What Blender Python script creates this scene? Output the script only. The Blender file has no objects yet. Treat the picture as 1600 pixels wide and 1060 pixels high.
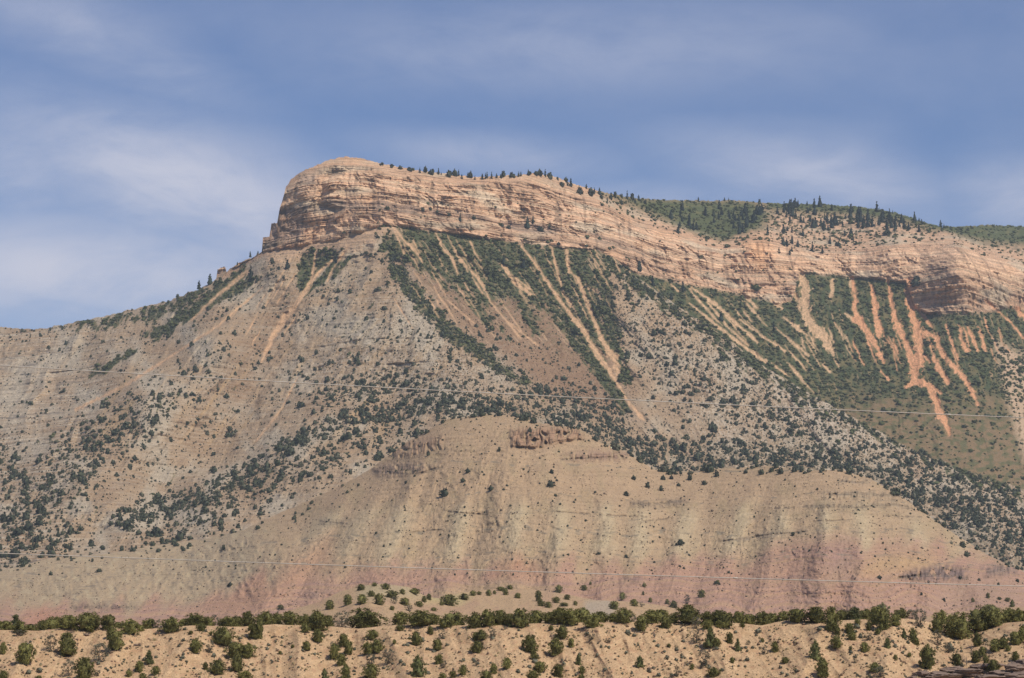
import bpy, math, random
import numpy as np

# ------------------------------------------------------------------ camera, sky, sun, exposure
F = 3764.0                      # focal length in pixels of a 1600 px wide frame
VH = 1090.0                     # row of the horizon
PHI = math.atan((VH - 530.0) / F)
CAMZ = 1.7
CP, SP = math.cos(PHI), math.sin(PHI)
scene = bpy.context.scene
COL = scene.collection
cam_d = bpy.data.cameras.new('camera')
cam_d.sensor_width = 36.0
cam_d.lens = 36.0 * F / 1600.0
cam_d.clip_start = 0.5
cam_d.clip_end = 120000.0
cam = bpy.data.objects.new('camera', cam_d)
cam.location = (0, 0, CAMZ)
cam.rotation_euler = (math.radians(90) + PHI, 0, 0)
COL.objects.link(cam)
scene.camera = cam

SUN_AZ = math.radians(50)      # to the right of straight behind the camera
SUN_EL = math.radians(53)
sd = (math.sin(SUN_AZ) * math.cos(SUN_EL), -math.cos(SUN_AZ) * math.cos(SUN_EL), math.sin(SUN_EL))
sun_d = bpy.data.lights.new('sun', 'SUN')
sun_d.energy = 3.4
sun_d.angle = math.radians(0.55)
sun_d.color = (1.0, 0.93, 0.82)
sun = bpy.data.objects.new('sun', sun_d)
from mathutils import Vector, Matrix
sun.rotation_euler = Vector(sd).to_track_quat('Z', 'Y').to_euler()
sun.location = (300, -300, 600)
COL.objects.link(sun)

world = bpy.data.worlds.new('World')
scene.world = world
world.use_nodes = True
wn, wl = world.node_tree.nodes, world.node_tree.links
wn.clear()
def N(t, nodes, **kw):
    n = nodes.new(t)
    for k, v in kw.items():
        setattr(n, k, v)
    return n
sky = N('ShaderNodeTexSky', wn, sky_type='NISHITA', sun_disc=False)
sky.sun_elevation = SUN_EL
sky.sun_rotation = math.pi - SUN_AZ
sky.air_density = 1.0
sky.dust_density = 0.3
sky.ozone_density = 3.0
sky.altitude = 1600
bg = N('ShaderNodeBackground', wn)
bg.inputs['Strength'].default_value = 0.085
wout = N('ShaderNodeOutputWorld', wn)
tc = N('ShaderNodeTexCoord', wn)
sep = N('ShaderNodeSeparateXYZ', wn)
wl.new(tc.outputs['Generated'], sep.inputs[0])
def wmath(op, a, b=None, c=None, clamp=False):
    n = N('ShaderNodeMath', wn, operation=op)
    n.use_clamp = clamp
    for i, x in enumerate((a, b, c)):
        if x is None: continue
        if isinstance(x, (int, float)): n.inputs[i].default_value = x
        else: wl.new(x, n.inputs[i])
    return n.outputs[0]
# azimuth and elevation tangents of the direction looked in
AX = wmath('DIVIDE', sep.outputs[0], wmath('MAXIMUM', wmath('ABSOLUTE', sep.outputs[1]), 0.05))
EZ = wmath('DIVIDE', sep.outputs[2], wmath('MAXIMUM', wmath('ABSOLUTE', sep.outputs[1]), 0.05))
def wnoise(sx, sy, rot, scale, detail, rough, dist, off=0.0):
    cmb = N('ShaderNodeCombineXYZ', wn)
    wl.new(AX, cmb.inputs[0]); wl.new(EZ, cmb.inputs[1]); cmb.inputs[2].default_value = off
    mp = N('ShaderNodeMapping', wn)
    mp.inputs['Rotation'].default_value = (0, 0, rot)
    mp.inputs['Scale'].default_value = (sx, sy, 1)
    wl.new(cmb.outputs[0], mp.inputs[0])
    nz = N('ShaderNodeTexNoise', wn)
    nz.inputs['Scale'].default_value = scale
    nz.inputs['Detail'].default_value = detail
    nz.inputs['Roughness'].default_value = rough
    nz.inputs['Distortion'].default_value = dist
    wl.new(mp.outputs[0], nz.inputs['Vector'])
    return nz.outputs['Fac']
def smooth(x, a, b):
    n = N('ShaderNodeMapRange', wn)
    n.interpolation_type = 'SMOOTHSTEP'
    wl.new(x, n.inputs[0])
    n.inputs[1].default_value = a; n.inputs[2].default_value = b
    n.inputs[3].default_value = 0; n.inputs[4].default_value = 1
    return n.outputs[0]
def blob(cu, cv, ru, rv, rot=0.0):
    """soft elliptical bank of cirrus centred on a compass direction and elevation"""
    cx, cy = (cu - 800) / F, (VH - cv) / F
    dx, dy = wmath('SUBTRACT', AX, cx), wmath('SUBTRACT', EZ, cy)
    c, s = math.cos(rot), math.sin(rot)
    a = wmath('ADD', wmath('MULTIPLY', dx, c), wmath('MULTIPLY', dy, s))
    b = wmath('SUBTRACT', wmath('MULTIPLY', dy, c), wmath('MULTIPLY', dx, s))
    a = wmath('DIVIDE', a, ru / F); b = wmath('DIVIDE', b, rv / F)
    d = wmath('ADD', wmath('MULTIPLY', a, a), wmath('MULTIPLY', b, b))
    return wmath('EXPONENT', wmath('MULTIPLY', d, -1.0))
nA = wnoise(1.0, 2.2, -0.28, 9.0, 9, 0.66, 0.6)
nB = wnoise(1.0, 3.0, -0.15, 22.0, 6, 0.6, 0.8, 3.1)
nC = wnoise(1.0, 1.7, 0.1, 4.5, 5, 0.55, 0.3, 7.7)
banks = None
for spec, wgt in (((290, 285, 320, 95, -0.32), 1.0), ((110, 420, 360, 90, -0.05), 0.95), ((1290, 270, 210, 60, -0.2), 0.8),
                  ((1620, 300, 130, 60, 0.0), 0.75), ((900, 60, 420, 80, 0.0), 0.42), ((130, 40, 240, 60, -0.4), 0.5),
                  ((760, 230, 200, 35, -0.1), 0.45), ((1150, 300, 420, 30, 0), 0.35), ((20, 250, 130, 90, 0), 0.6)):
    m = wmath('MULTIPLY', blob(*spec), wgt)
    banks = m if banks is None else wmath('MAXIMUM', banks, m)
wisps = wmath('ADD', wmath('MULTIPLY', nA, 0.65), wmath('MULTIPLY', nB, 0.35))
cl = wmath('MULTIPLY', banks, wmath('ADD', wmath('MULTIPLY', smooth(wisps, 0.30, 0.62), 0.62), 0.38))
veil = wmath('MULTIPLY', smooth(nC, 0.36, 0.72), 0.16)
cover = wmath('MINIMUM', wmath('ADD', wmath('MULTIPLY', cl, 0.92), veil), 0.92)
hs = N('ShaderNodeHueSaturation', wn)
hs.inputs['Hue'].default_value = 0.510
hs.inputs['Saturation'].default_value = 1.12
hs.inputs['Value'].default_value = 0.92
wl.new(sky.outputs[0], hs.inputs['Color'])
mixc = N('ShaderNodeMix', wn, data_type='RGBA')
wl.new(cover, mixc.inputs[0])  # cirrus over the blue
wl.new(hs.outputs[0], mixc.inputs[6])
mixc.inputs[7].default_value = (5.9, 5.95, 6.9, 1)
wl.new(mixc.outputs[2], bg.inputs[0])
wl.new(bg.outputs[0], wout.inputs[0])

scene.view_settings.view_transform = 'Standard'
scene.view_settings.look = 'None'
scene.view_settings.exposure = 0.40
scene.view_settings.gamma = 1.0
scene.cycles.max_bounces = 5
scene.cycles.diffuse_bounces = 2
scene.cycles.volume_bounces = 0
scene.cycles.transparent_max_bounces = 8
scene.cycles.use_denoising = True
scene.cycles.denoising_prefilter = 'NONE'

random.seed(7)
rng = np.random.default_rng(11)

# ------------------------------------------------------------------ noise
PERM = rng.permutation(4096).astype(np.int64)
def _h(ix, iy, iz):
    return PERM[(PERM[(PERM[ix & 4095] + iy) & 4095] + iz) & 4095]
GR = rng.normal(size=(4096, 3)); GR /= np.linalg.norm(GR, axis=1, keepdims=True)
GR = GR.astype(np.float32)
def noise3(x, y, z):
    x = np.asarray(x, np.float32); y = np.asarray(y, np.float32) + 0 * x; z = np.asarray(z, np.float32) + 0 * x
    ix, iy, iz = np.floor(x).astype(np.int64), np.floor(y).astype(np.int64), np.floor(z).astype(np.int64)
    fx, fy, fz = (x - ix).astype(np.float32), (y - iy).astype(np.float32), (z - iz).astype(np.float32)
    w = lambda t: t * t * t * (t * (t * 6 - 15) + 10)
    wx, wy, wz = w(fx), w(fy), w(fz)
    out = 0
    for a in (0, 1):
        for b in (0, 1):
            for c in (0, 1):
                g = GR[_h(ix + a, iy + b, iz + c)]
                d = g[..., 0] * (fx - a) + g[..., 1] * (fy - b) + g[..., 2] * (fz - c)
                out = out + d * (wx if a else 1 - wx) * (wy if b else 1 - wy) * (wz if c else 1 - wz)
    return out * 1.5
def noise2(x, y, seed=0):
    x = np.asarray(x, np.float32); y = np.asarray(y, np.float32) + 0 * x
    ix, iy = np.floor(x).astype(np.int64), np.floor(y).astype(np.int64)
    fx, fy = (x - ix).astype(np.float32), (y - iy).astype(np.float32)
    w = lambda t: t * t * t * (t * (t * 6 - 15) + 10)
    wx, wy = w(fx), w(fy)
    out = 0
    for a in (0, 1):
        for b in (0, 1):
            g = GR[_h(ix + a, iy + b, np.int64(seed * 37 + 5))]
            d = g[..., 0] * (fx - a) + g[..., 1] * (fy - b)
            out = out + d * (wx if a else 1 - wx) * (wy if b else 1 - wy)
    return out * 1.9
def fbm(x, y, seed=0, o=4, g=0.5, lac=2.03):
    s, a, t = 0, 1.0, 0
    for i in range(o):
        s = s + a * noise2(x * lac ** i, y * lac ** i, seed + i); t += a; a *= g
    return s / t
def ridged(x, y, seed=0, o=3):
    s, a, t = 0, 1.0, 0
    for i in range(o):
        s = s + a * (1 - 2 * np.abs(noise2(x * 2.1 ** i, y * 2.1 ** i, seed + i))); t += a; a *= 0.5
    return s / t
def sst(x, a, b):
    t = np.clip((x - a) / (b - a), 0, 1)
    return t * t * (3 - 2 * t)

# ------------------------------------------------------------------ view rays <-> world
def ray(u, v):
    """direction of the line of sight with its y component = 1"""
    a = (np.asarray(u, float) - 800) / F; b = (530 - np.asarray(v, float)) / F
    dy = CP - b * SP
    return a / dy, (SP + b * CP) / dy
def world_at(u, v, Y):
    dx, dz = ray(u, v)
    return dx * Y, Y, CAMZ + dz * Y

def curve(pts, rough=0.0, wl_=9.0, steps=False):
    p = np.array(pts, float)
    def f(u):
        u = np.asarray(u, float)
        r = np.interp(u, p[:, 0], p[:, 1])
        if rough:
            n = noise2(u / wl_, u * 0 + .7, 77) + .6 * noise2(u / (wl_ * .37), u * 0 + 2.7, 78)
            if steps: n = np.round(n * 2) / 2 * .7 + n * .3
            r = r + rough * n
        return r
    return f

class Depth:
    """smooth (thin plate) depth over the sheet through surveyed points"""
    def __init__(self, pts, smooth=2e-3):
        P = np.array(pts, float)
        self.c = P[:, :2] / 400.0
        n = len(P)
        K = self.k(self.c, self.c) + smooth * np.eye(n)
        A = np.zeros((n + 3, n + 3)); A[:n, :n] = K
        A[:n, n] = 1; A[:n, n + 1:] = self.c; A[n:, :n] = A[:n, n:].T
        self.w = np.linalg.solve(A, np.concatenate([P[:, 2], [0, 0, 0]]))
    def k(self, a, b):
        d2 = ((a[:, None, :] - b[None, :, :]) ** 2).sum(-1)
        return 0.5 * d2 * np.log(d2 + 1e-12)
    def __call__(self, u, v):
        sh = np.shape(u)
        q = np.stack([np.ravel(u), np.ravel(v)], 1) / 400.0
        out = np.empty(len(q)); n = len(self.c)
        for i in range(0, len(q), 60000):
            k = self.k(q[i:i + 60000], self.c)
            out[i:i + 60000] = k @ self.w[:n] + self.w[n] + q[i:i + 60000] @ self.w[n + 1:]
        return out.reshape(sh)

def seg_dist(u, v, a, b):
    au, av = a[0], a[1]; bu, bv = b[0], b[1]
    du, dv = bu - au, bv - av
    L = du * du + dv * dv + 1e-9
    t = np.clip(((u - au) * du + (v - av) * dv) / L, 0, 1)
    return np.hypot(u - au - t * du, v - av - t * dv), t
def strokes(u, v, lines, edge=1.5, wob=None, grow=1.0):
    """coverage of tapering streaks: polylines of (u, v, width)"""
    m = np.zeros(np.shape(u), np.float32)
    for ln in lines:
        us = [p[0] for p in ln]; vs = [p[1] for p in ln]
        w_ = max(p[2] for p in ln) + 14
        sel = (u > min(us) - w_) & (u < max(us) + w_) & (v > min(vs) - w_) & (v < max(vs) + w_)
        if not sel.any(): continue
        uu, vv = u[sel], v[sel]
        wb = wob[sel] if wob is not None else 0
        r = np.zeros(uu.shape, np.float32)
        for a, b in zip(ln[:-1], ln[1:]):
            d, t = seg_dist(uu, vv, a, b)
            w = ((a[2] + (b[2] - a[2]) * t) * grow) / 2
            r = np.maximum(r, np.clip((w * (1 + wb) - d) / edge + 0.5, 0, 1))
        m[sel] = np.maximum(m[sel], r)
    return m
def poly(u, v, pts, soft=4.0):
    """soft-edged polygon mask"""
    p = np.array(pts, float)
    sel = (u > p[:, 0].min() - 30) & (u < p[:, 0].max() + 30) & (v > p[:, 1].min() - 30) & (v < p[:, 1].max() + 30)
    out = np.zeros(np.shape(u), np.float32)
    if not sel.any(): return out
    uu, vv = u[sel], v[sel]
    inside = np.zeros(uu.shape, bool); dmin = np.full(uu.shape, 1e9)
    for i in range(len(p)):
        a, b = p[i], p[(i + 1) % len(p)]
        c = ((a[1] > vv) != (b[1] > vv)) & (uu < (b[0] - a[0]) * (vv - a[1]) / (b[1] - a[1] + 1e-12) + a[0])
        inside ^= c
        dmin = np.minimum(dmin, seg_dist(uu, vv, a, b)[0])
    s = np.where(inside, dmin, -dmin)
    out[sel] = np.clip(s / soft * 0.5 + 0.5, 0, 1)
    return out
def lerp(a, b, t):
    t = t[..., None]
    return a * (1 - t) + np.array(b, np.float32) * t

# ------------------------------------------------------------------ materials
def mat(name, color=None, rough=0.9, attr=None, noises=(), bump=None, spec=0.15, coord='Object'):
    m = bpy.data.materials.new(name); m.use_nodes = True
    nt = m.node_tree; n, l = nt.nodes, nt.links
    b = n['Principled BSDF']
    b.inputs['Roughness'].default_value = rough
    b.inputs['Specular IOR Level'].default_value = spec
    t = N('ShaderNodeTexCoord', n)
    if attr:
        a = N('ShaderNodeVertexColor', n); a.layer_name = attr; cur = a.outputs[0]
    else:
        r = N('ShaderNodeRGB', n); r.outputs[0].default_value = (*color, 1); cur = r.outputs[0]
    for (sc, detail, lo, hi, stretch) in noises:
        mp = N('ShaderNodeMapping', n); mp.inputs['Scale'].default_value = stretch
        l.new(t.outputs[coord], mp.inputs[0])
        nz = N('ShaderNodeTexNoise', n); nz.inputs['Scale'].default_value = sc; nz.inputs['Detail'].default_value = detail
        nz.inputs['Roughness'].default_value = 0.65
        l.new(mp.outputs[0], nz.inputs['Vector'])
        mr = N('ShaderNodeMapRange', n); l.new(nz.outputs['Fac'], mr.inputs[0])
        mr.inputs[1].default_value = 0.3; mr.inputs[2].default_value = 0.7
        mr.inputs[3].default_value = lo; mr.inputs[4].default_value = hi
        mx = N('ShaderNodeVectorMath', n, operation='SCALE'); l.new(cur, mx.inputs[0]); l.new(mr.outputs[0], mx.inputs['Scale'])
        cur = mx.outputs[0]
    l.new(cur, b.inputs['Base Color'])
    if bump:
        sc, dist, strength, stretch = bump
        mp = N('ShaderNodeMapping', n); mp.inputs['Scale'].default_value = stretch
        l.new(t.outputs[coord], mp.inputs[0])
        nz = N('ShaderNodeTexNoise', n); nz.inputs['Scale'].default_value = sc; nz.inputs['Detail'].default_value = 6
        nz.inputs['Roughness'].default_value = 0.7
        l.new(mp.outputs[0], nz.inputs['Vector'])
        bp = N('ShaderNodeBump', n); bp.inputs['Distance'].default_value = dist; bp.inputs['Strength'].default_value = strength
        l.new(nz.outputs['Fac'], bp.inputs['Height']); l.new(bp.outputs[0], b.inputs['Normal'])
    return m
M_ROCK = mat('mesa_rock', attr='earth', noises=((0.12, 4, 0.86, 1.14, (1, 1, 2.5)), (0.5, 3, 0.80, 1.18, (1, 1, 1.6))), bump=(0.16, 3.0, 0.9, (1, 1, 2.2)))
M_BAD = mat('badland_clay', attr='earth', noises=((0.2, 5, 0.9, 1.1, (1, 1, 1)), (0.9, 3, 0.80, 1.16, (1, 1, 1))), bump=(0.35, 1.2, 0.8, (1, 1, 1)))
M_SAND = mat('sandy_earth', attr='earth', noises=((0.5, 5, 0.9, 1.1, (1, 1, 1)), (4.0, 3, 0.82, 1.14, (1, 1, 1))), bump=(2.2, 0.22, 0.8, (1, 1, 1)))
def leaf_mat(name, c, var=0.35):
    m = mat(name, color=c, rough=0.75, spec=0.2, noises=((2.5 if 'near' in name else 0.5, 2, 1 - var, 1 + var, (1, 1, 1)),))
    n, l = m.node_tree.nodes, m.node_tree.links
    b = n['Principled BSDF']
    oi = N('ShaderNodeObjectInfo', n)
    mr = N('ShaderNodeMapRange', n); l.new(oi.outputs['Random'], mr.inputs[0]); mr.inputs[3].default_value = 0.72; mr.inputs[4].default_value = 1.3
    src = b.inputs['Base Color'].links[0].from_socket
    sc = N('ShaderNodeVectorMath', n, operation='SCALE'); l.new(src, sc.inputs[0]); l.new(mr.outputs[0], sc.inputs['Scale'])
    l.new(sc.outputs[0], b.inputs['Base Color'])
    return m
M_LEAF = leaf_mat('juniper_leaf_near', (0.145, 0.136, 0.042))
M_LEAF2 = leaf_mat('pinyon_leaf_near', (0.115, 0.120, 0.045))
M_GREY = leaf_mat('grey_leaf_near', (0.135, 0.125, 0.085))
M_DARK = leaf_mat('far_juniper_leaf', (0.052, 0.058, 0.032))
M_OLIVE = leaf_mat('far_brush_leaf', (0.095, 0.092, 0.055))
M_STONY = leaf_mat('far_stones', (0.175, 0.13, 0.09), .5)
M_FIR = leaf_mat('far_fir_leaf', (0.030, 0.042, 0.028))
M_OAK = leaf_mat('oak_brush_leaf', (0.068, 0.074, 0.027), 0.45)
M_BARK = mat('bark', color=(0.14, 0.105, 0.08), noises=((6, 4, 0.7, 1.3, (1, 1, 0.3)),))
M_TWIG = mat('dead_wood', color=(0.17, 0.145, 0.125), noises=((8, 4, 0.7, 1.3, (1, 1, 0.3)),))
M_CABLE = mat('cable_metal', color=(0.46, 0.41, 0.35), rough=0.6, spec=0.4, noises=((0.4, 2, 0.85, 1.15, (1, 1, 1)),))
M_SAGE = leaf_mat('sage_near', (0.13, 0.125, 0.085))
M_STRAW = leaf_mat('straw_near', (0.36, 0.28, 0.15))
M_RED = leaf_mat('gravel_near', (0.25, 0.165, 0.11))
M_BOULD = mat('boulder_stone', color=(0.21, 0.15, 0.115), noises=((1.0, 5, 0.6, 1.35, (1, 1, 3)),), bump=(2.5, 0.15, 0.9, (1, 1, 2)))

# ------------------------------------------------------------------ mesh helpers
def mesh_np(name, verts, faces, material, smooth_=True, col=None, quads=True):
    me = bpy.data.meshes.new(name)
    verts = np.ascontiguousarray(verts, np.float32); faces = np.ascontiguousarray(faces, np.int32)
    k = faces.shape[1]
    me.vertices.add(len(verts)); me.vertices.foreach_set('co', verts.ravel())
    me.loops.add(faces.size); me.loops.foreach_set('vertex_index', faces.ravel())
    me.polygons.add(len(faces))
    me.polygons.foreach_set('loop_start', np.arange(0, faces.size, k, dtype=np.int32))
    me.polygons.foreach_set('loop_total', np.full(len(faces), k, np.int32))
    if smooth_:
        me.polygons.foreach_set('use_smooth', np.ones(len(faces), bool))
    me.update(calc_edges=True)
    if col is not None:
        a = me.color_attributes.new('earth', 'FLOAT_COLOR', 'POINT')
        c = np.ones((len(verts), 4), np.float32); c[:, :3] = np.clip(col.reshape(-1, 3) * np.array((1.0, 0.95, 0.86)), 0.005, 0.9)
        a.data.foreach_set('color', c.ravel())
    me.materials.append(material)
    return me
def link(name, me, parent=None, **props):
    o = bpy.data.objects.new(name, me); COL.objects.link(o)
    if parent: o.parent = parent
    for k, v in props.items(): o[k] = v
    return o
def grid_faces(nr, nc):
    i = np.arange(nr * nc).reshape(nr, nc)
    return np.stack([i[:-1, :-1].ravel(), i[1:, :-1].ravel(), i[1:, 1:].ravel(), i[:-1, 1:].ravel()], 1)

class Sheet:
    """a body of ground seen from the valley: rows run from its far edge (crest) down to its foot"""
    def __init__(self, name, u0, u1, du, top, bot, nrow, depth_fn, color_fn, material, back, label=None):
        self.u = np.arange(u0, u1 + du, du, dtype=float)
        self.top, self.bot = top, bot
        t = np.linspace(0, 1, nrow)[:, None]
        U = np.repeat(self.u[None, :], nrow, 0)
        T, B = top(self.u)[None, :], bot(self.u)[None, :]
        V = T + (B - T) * t
        Y = depth_fn(U, V)
        X, _, Z = world_at(U, V, Y)
        C = color_fn(U, V, X, Y, Z)
        self.U, self.V, self.Y, self.t = U, V, Y, t
        # far side falling away behind the crest
        rows, cols = [], []
        n = noise2(self.u / 40.0, self.u * 0 + 3.3, 9)
        for db, dz in reversed(back):
            rows.append(np.stack([X[0] * (1 + db / Y[0]), Y[0] + db, Z[0] + dz * (1 + 0.15 * n)], -1)); cols.append(C[0])
        P = np.concatenate([np.array(rows).reshape(len(rows), len(self.u), 3), np.stack([X, Y, Z], -1)], 0)
        CC = np.concatenate([np.array(cols).reshape(len(cols), len(self.u), 3), C], 0)
        self.C = C
        me = mesh_np(name, P.reshape(-1, 3), grid_faces(P.shape[0], P.shape[1])[:, ::-1], material, True, CC)
        self.obj = link(name, me, kind='structure')
    def depth(self, u, v):
        u = np.asarray(u, float); v = np.asarray(v, float)
        fu = np.clip((u - self.u[0]) / (self.u[1] - self.u[0]), 0, len(self.u) - 1.001)
        T, B = self.top(u), self.bot(u)
        ft = np.clip((v - T) / (B - T), 0, 0.9999) * (len(self.t) - 1)
        i, j = ft.astype(int), fu.astype(int)
        a, b = ft - i, fu - j
        Y = self.Y
        return Y[i, j] * (1 - a) * (1 - b) + Y[i + 1, j] * a * (1 - b) + Y[i, j + 1] * (1 - a) * b + Y[i + 1, j + 1] * a * b
    def at(self, u, v):
        return np.stack(world_at(u, v, self.depth(u, v)), -1)

# contours ---------------------------------------------------------
SKY_M = curve([(-120, 512), (0, 512), (60, 515), (130, 501), (200, 486), (260, 471), (310, 452), (345, 434), (380, 410), (410, 392)])
TOP_M1 = curve([(-120, 512), (0, 512), (60, 515), (130, 501), (200, 486), (260, 471), (310, 452), (345, 434), (380, 408), (410, 394), (450, 384), (500, 376),
                (560, 368), (600, 352), (650, 358), (720, 366), (800, 378), (880, 386), (930, 389), (960, 404), (1000, 438), (1050, 472), (1100, 505),
                (1150, 540), (1200, 577), (1250, 606), (1300, 634), (1350, 660), (1400, 690), (1450, 712), (1500, 732), (1550, 748), (1600, 765), (1720, 805)], 2.2, 13)
TOP_M2 = curve([(330, 445), (338, 436), (340, 420), (352, 417), (354, 424), (372, 412), (398, 402), (404, 396), (409, 394), (411, 372), (421, 370), (424, 350), (433, 348), (437, 326), (443, 308), (447, 292), (455, 280), (470, 270), (490, 260),
                (515, 250), (540, 245), (560, 247), (600, 256), (630, 262), (660, 268), (700, 272), (740, 277), (780, 275), (840, 271), (870, 277),
                (900, 289), (940, 300), (990, 310), (1040, 312), (1090, 314), (1140, 313), (1200, 317), (1270, 319), (1340, 323), (1400, 332), (1440, 346),
                (1470, 355), (1500, 354), (1540, 352), (1600, 354), (1720, 362)], 1.5, 6, True)
TOP_C = curve([(-120, 905), (0, 893), (80, 872), (150, 868), (250, 852), (320, 842), (380, 828), (450, 796), (520, 766), (570, 739), (640, 688), (700, 655),
               (760, 648), (800, 650), (850, 663), (905, 669), (935, 690), (975, 705), (1020, 733), (1060, 740), (1120, 733), (1200, 728),
               (1260, 738), (1310, 733), (1360, 748), (1420, 785), (1480, 827), (1540, 866), (1600, 894), (1720, 935)], 1.3, 16)

def strata(z, seed=0, per=11.0):
    """stepped profile of beds of uneven thickness: returns (push, tone) for a height"""
    zz = z / per
    return noise2(zz, zz * 0 + 0.37, seed), noise2(zz * 2.7, zz * 0 + 4.1, seed + 3)

def hsh(i, j=0):
    return (PERM[(PERM[i.astype(np.int64) & 4095] + np.asarray(j).astype(np.int64)) & 4095] / 4095.0).astype(np.float32)
def blocks(X, Zw, h, w, seed=0):
    """jointed beds: (how far a block stands out 0..1, height inside its bed 0..1, nearness to a joint)"""
    q = Zw / h + .35 * noise2(Zw / h * .6, Zw * 0 + seed + .3, 55)
    k = np.floor(q); f = q - k
    ww = w * (.5 + 1.2 * hsh(k + 11, seed))
    xx = (X + 91 * hsh(k + 5, seed)) / ww + .25 * noise2(X / w, Zw / h, seed + 56)
    xi = np.floor(xx); fx = xx - xi
    return hsh(k * 7 + 3, xi + seed), f, np.minimum(fx, 1 - fx) * ww
# ---- the mesa: cliffs, flat top and the far right-hand bowl
D2 = Depth([
    (405, 392, 3965), (418, 360, 3990), (440, 310, 4010), (452, 285, 4020), (500, 256, 4030), (540, 246, 4040), (620, 260, 4065), (700, 272, 4110), (780, 275, 4160), (840, 271, 4200), (900, 289, 4330), (950, 302, 4430),
    (470, 300, 3960), (480, 340, 3935), (480, 378, 3905), (540, 270, 3990), (560, 320, 3930), (600, 352, 3900), (650, 300, 4010), (650, 358, 3945), (720, 320, 4050), (720, 366, 3990), (800, 330, 4120), (800, 378, 4045), (880, 340, 4190), (880, 386, 4105), (930, 389, 4150),
    (1010, 315, 4650), (1100, 316, 4980), (1200, 318, 5120), (1300, 322, 5200), (1400, 334, 5180), (1470, 356, 5050), (1540, 353, 5400), (1600, 355, 5600), (1720, 362, 5700),
    (980, 345, 4430), (1000, 390, 4330), (1000, 425, 4290), (1060, 362, 4560), (1060, 440, 4390), (1130, 385, 4640), (1130, 450, 4480), (1190, 375, 4660), (1200, 465, 4500), (1245, 470, 4500),
    (1250, 392, 4700), (1260, 425, 4600), (1310, 395, 4740), (1330, 436, 4640), (1400, 380, 4740), (1400, 440, 4590), (1440, 400, 4670), (1440, 488, 4515), (1418, 466, 4545), (1440, 512, 4440), (1540, 512, 4455), (1500, 390, 4640), (1540, 488, 4520), (1560, 410, 4720), (1600, 415, 4820), (1600, 482, 4690), (1720, 430, 4880), (1720, 490, 4750),
    (1100, 490, 4270), (1200, 560, 4110), (1300, 560, 4230), (1300, 620, 4060), (1400, 560, 4290), (1400, 680, 3930), (1500, 560, 4280), (1500, 640, 4080), (1500, 730, 3830), (1600, 560, 4420), (1600, 640, 4230), (1600, 750, 3900), (1720, 560, 4560), (1720, 790, 3950),
    (1200, 480, 4440), (1280, 480, 4460), (1360, 480, 4510), (600, 420, 3850), (450, 420, 3850), (340, 436, 3985), (360, 425, 3975)], 3e-4)
BASE2 = curve([(300, 450), (410, 396), (500, 378), (600, 351), (650, 357), (720, 366), (800, 377), (880, 386), (930, 390), (1000, 428), (1060, 441), (1120, 452), (1180, 466), (1215, 474), (1238, 470),
               (1250, 425), (1350, 434), (1415, 440), (1430, 480), (1450, 490), (1540, 489), (1570, 480), (1600, 484), (1720, 490)])
RIM2 = curve([(300, 430), (400, 380), (440, 300), (470, 268), (540, 250), (700, 278), (850, 280), (900, 296), (960, 325), (1010, 345), (1060, 366), (1130, 388), (1170, 372), (1210, 368), (1250, 385), (1310, 388), (1400, 376), (1480, 372), (1540, 396), (1600, 408), (1720, 420)])
def cliffness(U, V):
    b, r = BASE2(U), RIM2(U)
    w = 4 + 5 * noise2(U / 18, V / 18, 5)
    return sst(V, r - 6 + w, r + 8 + w) * (1 - sst(V, b - 5 + w * .5, b + 3 + w * .5))
def depth_m2(U, V):
    Y = D2(U, V)
    X, _, Z = world_at(U, V, Y)
    cl = cliffness(U, V)
    warp = 7 * noise2(X / 170, Y / 170, 2) + 2.5 * noise2(X / 35, Z / 35, 4) + .5 * noise2(X / 9, Z / 14, 7)
    a, b = strata(Z + warp, 1, 13.0)
    a2, _ = strata(Z + warp * 1.3, 21, 4.5)
    a3, _ = strata(Z + warp * .7, 23, 2.4)
    led = np.tanh(a * 4) * 4.2 + np.tanh(a2 * 4) * 2.6 + np.tanh(a3 * 3) * 1.2
    s1, f1, j1 = blocks(X, Z + warp, 10.0, 17.0, 1)
    s2, f2, j2 = blocks(X, Z + warp * .9, 4.6, 8.0, 2)
    led = led * .45 - s1 * 5.5 - s2 * 2.4 + (0.5 - f1) * 5.0 + (0.5 - f2) * 1.8 + 2.5 * np.exp(-(j1 / 1.0) ** 2)
    butt = 26 * fbm(X / 120, Z / 900, 31, 3) + 13 * ridged(X / 42 + .6 * noise2(X / 50, Z / 30, 8), Z / 200, 33, 3) + 3.4 * ridged(X / 13 + .5 * noise2(X / 20, Z / 12, 9), Z / 45, 36, 2) + 1.6 * fbm(X / 12, Z / 9, 38, 4)
    Y = Y + cl * (led * (0.8 + 1.1 * noise2(X / 32, Z / 18, 12)) - butt)
    tal = (1 - cl)
    s = np.where(U < 1240, U - 0.85 * (V - 470), U - 0.25 * (V - 470))
    below = sst(V, BASE2(U), BASE2(U) + 40)
    Y = Y - below * tal * (13 * ridged(s / 34 + .3 * noise2(U / 30, V / 30, 42), V / 160, 41, 3) + 4.0 * fbm(X / 16, Z / 12, 44, 4))
    Y = Y + 5.5 * strokes(U, V, SCREE, 4.0, None, 1.0)
    upper = 1 - sst(V, RIM2(U) - 8, RIM2(U) + 4)
    Y = Y - upper * (22 * fbm(X / 150, Z / 60, 47, 3) + 5 * noise2(X / 25, Z / 14, 48)) * sst(V, TOP_M2(U), TOP_M2(U) + 12)
    # pass under the front slopes
    cover = V - TOP_M1(U)
    Y = Y + np.where(cover > 0, cover * 2.5, 0)
    return Y
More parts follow.
